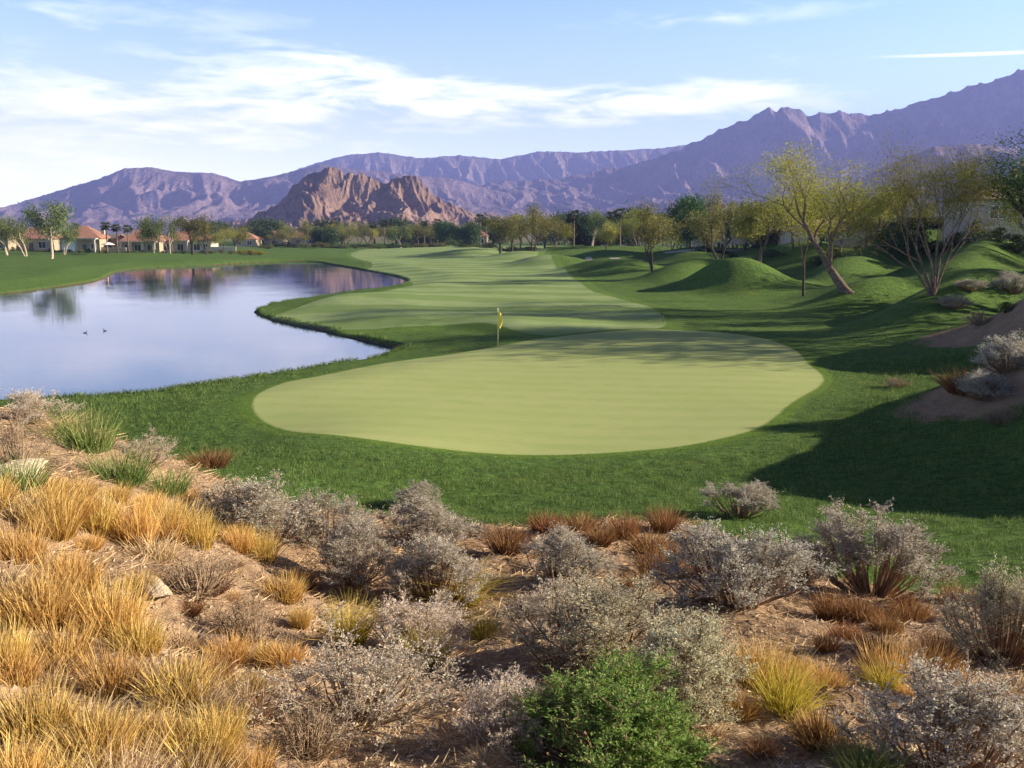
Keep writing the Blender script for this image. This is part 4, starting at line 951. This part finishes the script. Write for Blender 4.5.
MB().lathe([(.054, .006), (.054, -.1), (0, -.1)], 16).build('hole_cup', M['black'], f)
for px, row, lab in [(663, 322, 'short dark marker post at the corner where the fairway meets the green')]:
    x, y = hit(px, row); e = empty('marker_post', (x, y, float(height(x, y)))); tag(e, lab, 'post')
    MB().tube([(0, 0, -.1), (0, 0, .55)], .045, 8).build('post', M['trim'], e); MB().tube([(0, 0, .55), (0, 0, .66)], .06, 8).build('cap', M['trim'], e)
# sprinkler heads / white stones
M['feather'] = plain('duck_feather', (.05, .04, .035), .8, .4, 20)
for px, row, lab, rz in [(85, 333, 'left one of the two dark ducks floating on the lake', .3), (105, 331, 'right one of the two dark ducks floating on the lake', 2.9)]:
    x, y = on_plane(px, row, WZ); bm_ = MB()
    th = np.linspace(0, np.pi, 9)
    prof = [(.13 * math.sin(t) ** .8 + .001, -math.cos(t) * .24) for t in th]
    P = MB().lathe(prof, 12); Vb = np.vstack(P.V); Vb = np.stack([Vb[:, 2], Vb[:, 0], Vb[:, 1] * .8 + .06], 1); Vb[:, 2] += np.clip(-Vb[:, 0] - .12, 0, 1) * .7
    d = MB().add(Vb, np.vstack(P.Q))
    d.tube([(.15, 0, .08), (.20, 0, .2), (.22, 0, .30)], [.055, .04, .045], 8); 
    P = MB().lathe([(.001, -.065), (.045, -.04), (.06, 0), (.045, .04), (.001, .065)], 10, (.235, 0, .34)); d.add(np.vstack(P.V), np.vstack(P.Q))
    d.tube([(.28, 0, .335), (.36, 0, .32)], [.022, .012], 6)
    o = d.build('duck', M['feather'], None, True, loc=(x, y, WZ - .03), rotz=rz, scale=(.55,) * 3); tag(o, lab, 'duck', 'ducks on the lake')
def rock_mesh(name, material, seed, k=24):
    g = np.random.default_rng(seed); th = np.linspace(0, np.pi, 16); ph = np.arange(k) * 2 * np.pi / k
    tt, pp = np.meshgrid(th, ph, indexing='ij'); d = np.stack([np.sin(tt) * np.cos(pp), np.sin(tt) * np.sin(pp), np.cos(tt)], -1)
    r = np.ones(tt.shape)
    for _ in range(9):
        nrm = g.normal(size=3); nrm /= np.linalg.norm(nrm); r = np.minimum(r, g.uniform(.55, .85) / np.clip(d @ nrm, .05, None))
    V = (d * r[..., None] * (1 + .03 * g.normal(size=tt.shape))[..., None]).reshape(-1, 3)
    i, j = np.meshgrid(np.arange(15), np.arange(k), indexing='ij'); j2 = (j + 1) % k
    return mkmesh(name, V, np.stack([i * k + j, i * k + j2, (i + 1) * k + j2, (i + 1) * k + j], -1).reshape(-1, 4), mats=[material])
M['stone'] = plain('pale_stone', (.52, .42, .30), .95, .25, 9, .5); M['stone_dark'] = plain('dark_stone', (.17, .12, .10), .9, .3, 9, .5)
for px, row, w, h, m_, lab in [(150, 590, .27, .075, 'stone', 'flat pale rock lying between golden grass and dry brush on the left slope'), (205, 648, .20, .11, 'stone_dark', 'dark purplish rock half buried in straw below the flat pale rock'),
                               (12, 478, .5, .16, 'stone', 'pale flat boulder at the left edge under the twiggy white shrub'), (905, 728, .14, .07, 'stone', 'small pale stone on the bare soil behind the bottom right shrub')]:
    x, y = hit(px, row); o = obj('rock', rock_mesh('rock', M[m_], px), None, (x, y, float(height(x, y)) + h * .1), px * .1, (w, w * .7, h)); tag(o, lab, 'rock')

# ------------------------------------------------------------ foreground shrubs
SH = [
 ('pink0', 22, 425, 40, 62, 'white-tipped twiggy shrub on the left crest above the lake'),
 ('silver0', 255, 545, 88, 130, 'broad grey shrub at the lip of the bank above the left lawn'),
 ('silver1', 320, 552, 72, 90, 'grey-brown shrub tucked right of the broad grey one at the lip of the bank'),
 ('silver2', 418, 512, 34, 62, 'low flat-topped grey shrub touching the lawn below the putting green'),
 ('silver0', 410, 545, 56, 110, 'wide grey shrub in front of the flat-topped one by the lawn'),
 ('silver1', 352, 590, 76, 100, 'brown-stemmed grey shrub left of the tall drooping yellow grass'),
 ('silver2', 432, 607, 84, 118, 'dense grey shrub with orange stems behind the tall drooping yellow grass'),
 ('silver0', 556, 588, 68, 96, 'rounded pale grey shrub by itself in the middle of the bank'),
 ('top0', 743, 520, 50, 74, 'small grey shrub with bare stems standing on the lawn edge'),
 ('blue0', 745, 614, 98, 146, 'large blue-grey domed shrub right of centre'),
 ('top1', 888, 602, 108, 122, 'large purplish-grey shrub with see-through stems at the lawn edge on the right'),
 ('sgreen0', 600, 668, 104, 190, 'huge grey-green shrub mass behind the bright green bush'),
 ('sgreen1', 690, 722, 120, 150, 'grey-green shrub between the bright green bush and the golden tuft'),
 ('pink2', 555, 640, 66, 100, 'pinkish-grey airy shrub left of the huge grey-green one'),
 ('pink0', 410, 665, 76, 130, 'pale pink dry shrub with yellow grass growing through it'),
 ('pink1', 345, 735, 104, 170, 'largest pale pink dry shrub, low in the picture left of the bare path'),
 ('pink2', 505, 748, 88, 92, 'silvery twiggy shrub left of the bright green bush'),
 ('brown0', 190, 600, 54, 84, 'dry brown twig bush right of the flat pale rock'),
 ('brown1', 245, 645, 62, 80, 'dry brown twig bush below the golden tufts in mid slope'),
 ('silver2', 965, 790, 122, 160, 'silver-grey dome shrub in the bottom right corner'),
 ('sgreen1', 1018, 672, 104, 96, 'pale grey shrub cut by the right edge of the picture above the corner dome'),
 ('blue1', 1016, 372, 46, 56, 'dark grey shrub on the upper desert mound at the right edge'),
 ('blue0', 990, 402, 34, 50, 'grey shrub with brown leaves behind the orange tuft on the right mound'),
 ('bright', 614, 790, 116, 216, 'bright green leafy bush at the bottom centre'),
 ('brown1', 300, 760, 60, 90, 'bare woody twigs at the bottom of the picture right of the golden grass'),
 ('brown0', 8, 470, 62, 50, 'dry brown brush at the left edge below the white-tipped shrub'),
 ('pink1', 140, 462, 34, 60, 'pale dry shrub behind the green grass on the left crest'),
 ('brown0', 900, 388, 14, 26, 'tiny dry shrub at the toe of the upper desert mound'),
 ('top0', 975, 296, 16, 30, 'small shaded grey shrub at the top of the upper desert mound'),
 ('silver1', 958, 312, 16, 30, 'low grey scrub where the grass meets the upper desert mound'),
 ('brown1', 986, 324, 16, 34, 'dry brown scrub in the middle of the upper desert mound'),
 ('blue1', 1020, 298, 24, 40, 'grey-green scrub on top of the upper desert mound at the right edge'),
 ('brown0', 1008, 424, 22, 50, 'dry scrub at the foot of the lower bare bank on the right'),
 ('bush_dark', 1010, 312, 16, 30, 'small dark green bush on the upper desert mound'),
]
for kd, px, base, h, w, lab in SH:
    place_shrub(kd, px, base, h, w, 'desert_shrub' if kd != 'bright' else 'green_bush', lab)
def tuft(kd, px, base, h, w, nm, lab, grp): place_tuft(kd, px, base, h, w, nm, lab, grp)
tuft('droop', 462, 606, 70, 62, 'grass_tuft', 'tall yellow grass drooping over to the right beside the dense grey shrub', 'yellow-green grass tufts')
tuft('gg0', 350, 645, 66, 46, 'grass_tuft', 'upright yellow-green tuft left of the pale pink shrub', 'yellow-green grass tufts')
tuft('gg1', 425, 668, 56, 44, 'grass_tuft', 'yellow-green tuft growing through the pale pink shrub', 'yellow-green grass tufts')
tuft('gg0', 483, 640, 40, 30, 'grass_tuft', 'small lime tuft in the gap right of the drooping grass', 'yellow-green grass tufts')
tuft('gg1', 785, 716, 70, 56, 'grass_tuft', 'green-based golden tuft on the bare soil right of the grey-green shrub', 'golden tufts on the right')
tuft('gold0', 765, 690, 62, 70, 'grass_tuft', 'orange-gold tuft just behind the green-based one', 'golden tufts on the right')
tuft('gold1', 890, 682, 48, 56, 'grass_tuft', 'golden tuft in the middle of the right-hand soil', 'golden tufts on the right')
tuft('gg0', 885, 690, 34, 36, 'grass_tuft', 'short green-gold tuft at the front of the middle golden one', 'golden tufts on the right')
tuft('rust0', 925, 680, 44, 50, 'grass_tuft', 'brown tuft joined to the right of the middle golden one', 'golden tufts on the right')
tuft('rust1', 968, 392, 30, 44, 'grass_tuft', 'bright orange tuft on the upper desert mound at the right', 'golden tufts on the right')
tuft('green0', 865, 775, 40, 60, 'grass_tuft', 'low green grass at the bottom edge left of the corner dome shrub', 'green grass tufts')
tuft('green0', 86, 448, 52, 62, 'grass_tuft', 'dense green tuft on the left crest against the lake', 'green grass tufts')
tuft('green1', 120, 482, 50, 60, 'grass_tuft', 'soft green tuft below the dense one on the left crest', 'green grass tufts')
tuft('green1', 165, 492, 34, 50, 'grass_tuft', 'thin green tuft at the right end of the left crest', 'green grass tufts')
tuft('green0', 18, 490, 44, 50, 'grass_tuft', 'yellowish green tuft at the left edge above the golden grass', 'green grass tufts')
tuft('rust0', 208, 468, 24, 38, 'grass_tuft', 'reddish tuft alone where the left crest meets the lawn', 'reddish tufts')
tuft('drygrass0', 60, 430, 30, 40, 'grass_tuft', 'sparse reddish seed stalks on the left crest', 'reddish tufts')
ORDS = 'first second third fourth fifth sixth seventh eighth ninth tenth eleventh twelfth thirteenth fourteenth fifteenth'.split()
RR = 'rust-brown tufts along the lawn edge'
for px, base, h, w in sorted([(507, 552, 36, 44), (545, 530, 24, 36), (580, 532, 26, 40), (600, 543, 26, 34), (624, 538, 34, 34), (664, 530, 32, 36), (650, 552, 26, 44), (655, 574, 32, 42), (640, 590, 26, 34), (690, 578, 26, 30), (676, 560, 24, 30), (800, 580, 38, 38), (820, 560, 22, 26), (705, 545, 20, 28)]):
    ORD = ORD + 1 if 'ORD' in globals() else 1
    tuft('rust%d' % (px % 3), px, base, h, w * .82, 'grass_tuft', 'rust-brown tuft by the lawn edge, ' + ORDS[ORD - 1] + ' from the left of its row' if ORD > 1 else 'rust-brown tuft by the lawn edge, leftmost of its row', RR)
RB = 'brown tufts on the bare soil under the see-through shrub'
ORD = 0
for px, base, h, w in sorted([(832, 618, 32, 42), (862, 620, 28, 40), (908, 622, 28, 40), (885, 632, 24, 34), (845, 640, 22, 32), (875, 655, 26, 40), (826, 650, 22, 26), (960, 606, 26, 38), (990, 655, 30, 36), (940, 655, 26, 34)]):
    ORD += 1
    tuft('rust%d' % (px % 3), px, base, h, w * .8, 'grass_tuft', 'brown dry tuft on bare soil below the see-through shrub, ' + ORDS[ORD - 1] + ' from the left', RB)
LMK = [(15, 520, 'behind the others at the left edge of the golden patch'), (90, 500, 'in the back row below the green crest tufts'), (160, 505, 'at the far end of the slope by the pale dry shrub'), (210, 545, 'beside the broad grey shrub at the lip of the bank'),
       (100, 590, 'immediately left of the flat pale rock'), (150, 620, 'in front of the flat pale rock'), (20, 610, 'at the left edge halfway down the golden patch'), (275, 580, 'in the small cluster right of the twig bush'), (210, 660, 'around the dark purplish rock'), (285, 640, 'at the right margin beside the dry shrubs'),
       (90, 680, 'in the middle of the golden patch'), (20, 700, 'low at the left edge of the golden patch'), (40, 780, 'in the bottom left corner'), (130, 780, 'along the bottom edge of the golden patch'), (220, 750, 'at the bottom right end of the golden patch'), (240, 700, 'above the bare woody twigs')]
GG = 'golden tufts crowding the left slope'
gl = [(20, 560, 60, 66), (55, 535, 58, 66), (95, 530, 56, 64), (135, 540, 58, 60), (170, 535, 50, 50), (198, 545, 52, 56), (75, 590, 62, 66), (30, 620, 62, 70), (105, 622, 66, 70), (140, 650, 60, 66), (60, 665, 66, 76), (10, 680, 60, 70), (112, 690, 66, 76),
      (170, 690, 60, 70), (205, 715, 60, 66), (245, 700, 56, 60), (35, 735, 66, 80), (90, 750, 66, 80), (150, 750, 62, 76), (205, 765, 60, 70), (10, 785, 66, 80), (60, 800, 66, 86), (125, 805, 70, 86), (190, 810, 66, 80), (252, 790, 50, 60),
      (284, 598, 44, 56), (262, 560, 46, 44), (235, 545, 36, 40), (15, 515, 44, 56), (70, 500, 34, 50), (115, 500, 34, 46), (150, 508, 30, 40), (228, 660, 50, 52), (180, 650, 40, 50), (265, 660, 34, 44), (5, 600, 50, 60), (140, 590, 30, 40), (300, 625, 30, 34), (185, 500, 24, 30)]
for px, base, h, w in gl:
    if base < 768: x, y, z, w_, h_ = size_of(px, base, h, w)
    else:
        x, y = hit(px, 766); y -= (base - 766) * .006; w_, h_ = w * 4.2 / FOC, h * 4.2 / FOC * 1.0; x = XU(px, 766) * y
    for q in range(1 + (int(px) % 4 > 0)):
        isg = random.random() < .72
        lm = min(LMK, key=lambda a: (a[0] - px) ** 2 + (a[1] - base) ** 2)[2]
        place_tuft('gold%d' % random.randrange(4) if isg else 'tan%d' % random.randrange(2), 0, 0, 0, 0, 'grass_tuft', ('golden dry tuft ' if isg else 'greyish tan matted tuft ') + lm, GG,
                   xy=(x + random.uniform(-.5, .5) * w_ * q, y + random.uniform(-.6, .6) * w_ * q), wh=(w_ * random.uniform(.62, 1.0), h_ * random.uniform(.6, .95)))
# small dry tufts here and there on the soil
g = np.random.default_rng(12); cnt = 0
while cnt < 70:
    px, row = g.uniform(10, 1020), g.uniform(530, 766)
    x, y = hit(px, row)
    if desert_sdf(np.array(x), np.array(y)) > -.3: continue
    s = g.uniform(.10, .22)
    place_tuft(['drygrass0', 'rust1', 'drygrass0', 'gold2'][cnt % 4], 0, 0, 0, 0, 'grass_tuft', 'small dry straw tuft scattered on bare soil between the shrubs', 'small dry tufts scattered over the soil', xy=(x, y), wh=(s * 1.5, s)); cnt += 1

# ------------------------------------------------------------ uncountable small stuff
def scatter(n, y0, y1, cond, seed, powr=1.0):
    g = np.random.default_rng(seed); Y = y0 + (y1 - y0) * g.uniform(0, 1, n) ** powr; X = g.uniform(-.66, .66, n) * (Y + 1.2)
    k = cond(X, Y); return X[k], Y[k]
def lawn_ok(x, y): return (desert_sdf(x, y) > -.25) & (sdf_poly(green, x, y) > .45) & (sdf_poly(lake, x, y) > .6) & (sdf_poly(fair, x, y) > .2)
X, Y = scatter(420000, 12, 46, lawn_ok, 3, 1.0)
Z = height(X, Y); n = len(X)
gq = np.random.default_rng(4)
rng = gq
clump = fbm(X * 1.1, Y * 1.1, 3) + .8 * fbm(X * 3.2, Y * 4.5, 3)
dr = gq.normal(size=(n, 3)) * .38; dr[:, 2] = 1; dr /= np.linalg.norm(dr, axis=1)[:, None]
near_g = np.clip((sdf_poly(green, X, Y) - .4) / 2.5, .35, 1)
L = (.035 + .055 * gq.uniform(0, 1, n)) * (1 + 1.1 * np.clip(clump, -.75, 1.5)) * near_g * (1 + (Y - 12) / 50)
wd = .008 + .0005 * (Y - 12)
side = np.cross(dr, gq.normal(size=(n, 3))); side /= np.linalg.norm(side, axis=1)[:, None]
B = np.stack([X, Y, Z - .004], -1); tip = B + dr * L[:, None]
V = np.stack([B - side * wd[:, None] * .5, B + side * wd[:, None] * .5, tip], 1).reshape(-1, 3)
M['turf'] = leafmat('turf_blade', [(.028, .065, .014), (.10, .175, .040), (.26, .34, .11)], .3, 0)
tag(obj('rough_grass', mkmesh('rough_grass', V, tris=np.arange(3 * n).reshape(n, 3), fattr={'rnd': np.clip(gq.uniform(0, 1, n) * .7 + .25 * clump + .1, 0, 1)}, mats=[M['turf']])), 'short green grass of the rough in front of the putting green', 'grass', kind='stuff')
def shore_ok(x, y):
    d = sdf_poly(lake, x, y) + .35 * fbm(x / 3.5, y / 3.5, 3); return (d > .25) & (d < .9) & (x > -45) & (fbm(x / 2, y / 2, 2) > -.25)
X, Y = scatter(900000, 36, 120, shore_ok, 8, 1.2); n = len(X); Z = height(X, Y)
dr = gq.normal(size=(n, 3)) * .3; dr[:, 2] = 1; dr /= np.linalg.norm(dr, axis=1)[:, None]
V, Q, s_ = blades(n, np.stack([X, Y, Z - .02], -1), dr, gq.uniform(.10, .34, n), np.full(n, .03), gq.uniform(.1, .5, n), 2)
tag(obj('shore_grass', mkmesh('shore_grass', V, Q, fattr={'rnd': np.repeat(gq.uniform(0, 1, n), s_)}, mats=[M['turf']])), 'longer grass fringing the edge of the lake', 'grass', kind='stuff')
def des_ok(x, y): return desert_sdf(x, y) < .1
X, Y = scatter(52000, 2.6, 19, des_ok, 5, 1.5); n = len(X); Z = height(X, Y)
th = gq.uniform(0, 6.28, n); L = gq.uniform(.03, .16, n) * np.clip(Y / 7, .7, 2); el_ = gq.normal(size=n) * .16
d = np.stack([np.cos(th), np.sin(th), np.abs(el_)], -1); B = np.stack([X, Y, Z + .006], -1)
V, Q, s_ = blades(n, B, d / np.linalg.norm(d, axis=1)[:, None], L, (.0035 + .0006 * Y) * gq.uniform(.6, 1.3, n), gq.uniform(-.1, .15, n), 1, .5)
tag(obj('straw_litter', mkmesh('straw_litter', V, Q, fattr={'rnd': gq.uniform(0, 1, n)}, mats=[M['straw']])), 'dry straw and twigs lying on the sandy soil', 'litter', kind='stuff')
X, Y = scatter(9000, 2.6, 18, des_ok, 6, 1.4); n = len(X); Z = height(X, Y)
oc = np.array([(1, 0, 0), (0, 1, 0), (-1, 0, 0), (0, -1, 0), (0, 0, .7), (0, 0, -.5)]); ot = np.array([(0, 1, 4), (1, 2, 4), (2, 3, 4), (3, 0, 4), (1, 0, 5), (2, 1, 5), (3, 2, 5), (0, 3, 5)])
sz = gq.uniform(.006, .022, n) * gq.uniform(.5, 1.6, n); V = (np.stack([X, Y, Z], -1)[:, None] + oc[None] * sz[:, None, None] * gq.uniform(.6, 1.3, (n, 6, 1))).reshape(-1, 3)
tag(obj('gravel', mkmesh('gravel', V, tris=(ot[None] + 6 * np.arange(n)[:, None, None]).reshape(-1, 3), mats=[M['stone']])), 'small stones and clods on the sandy soil', 'gravel', kind='stuff')
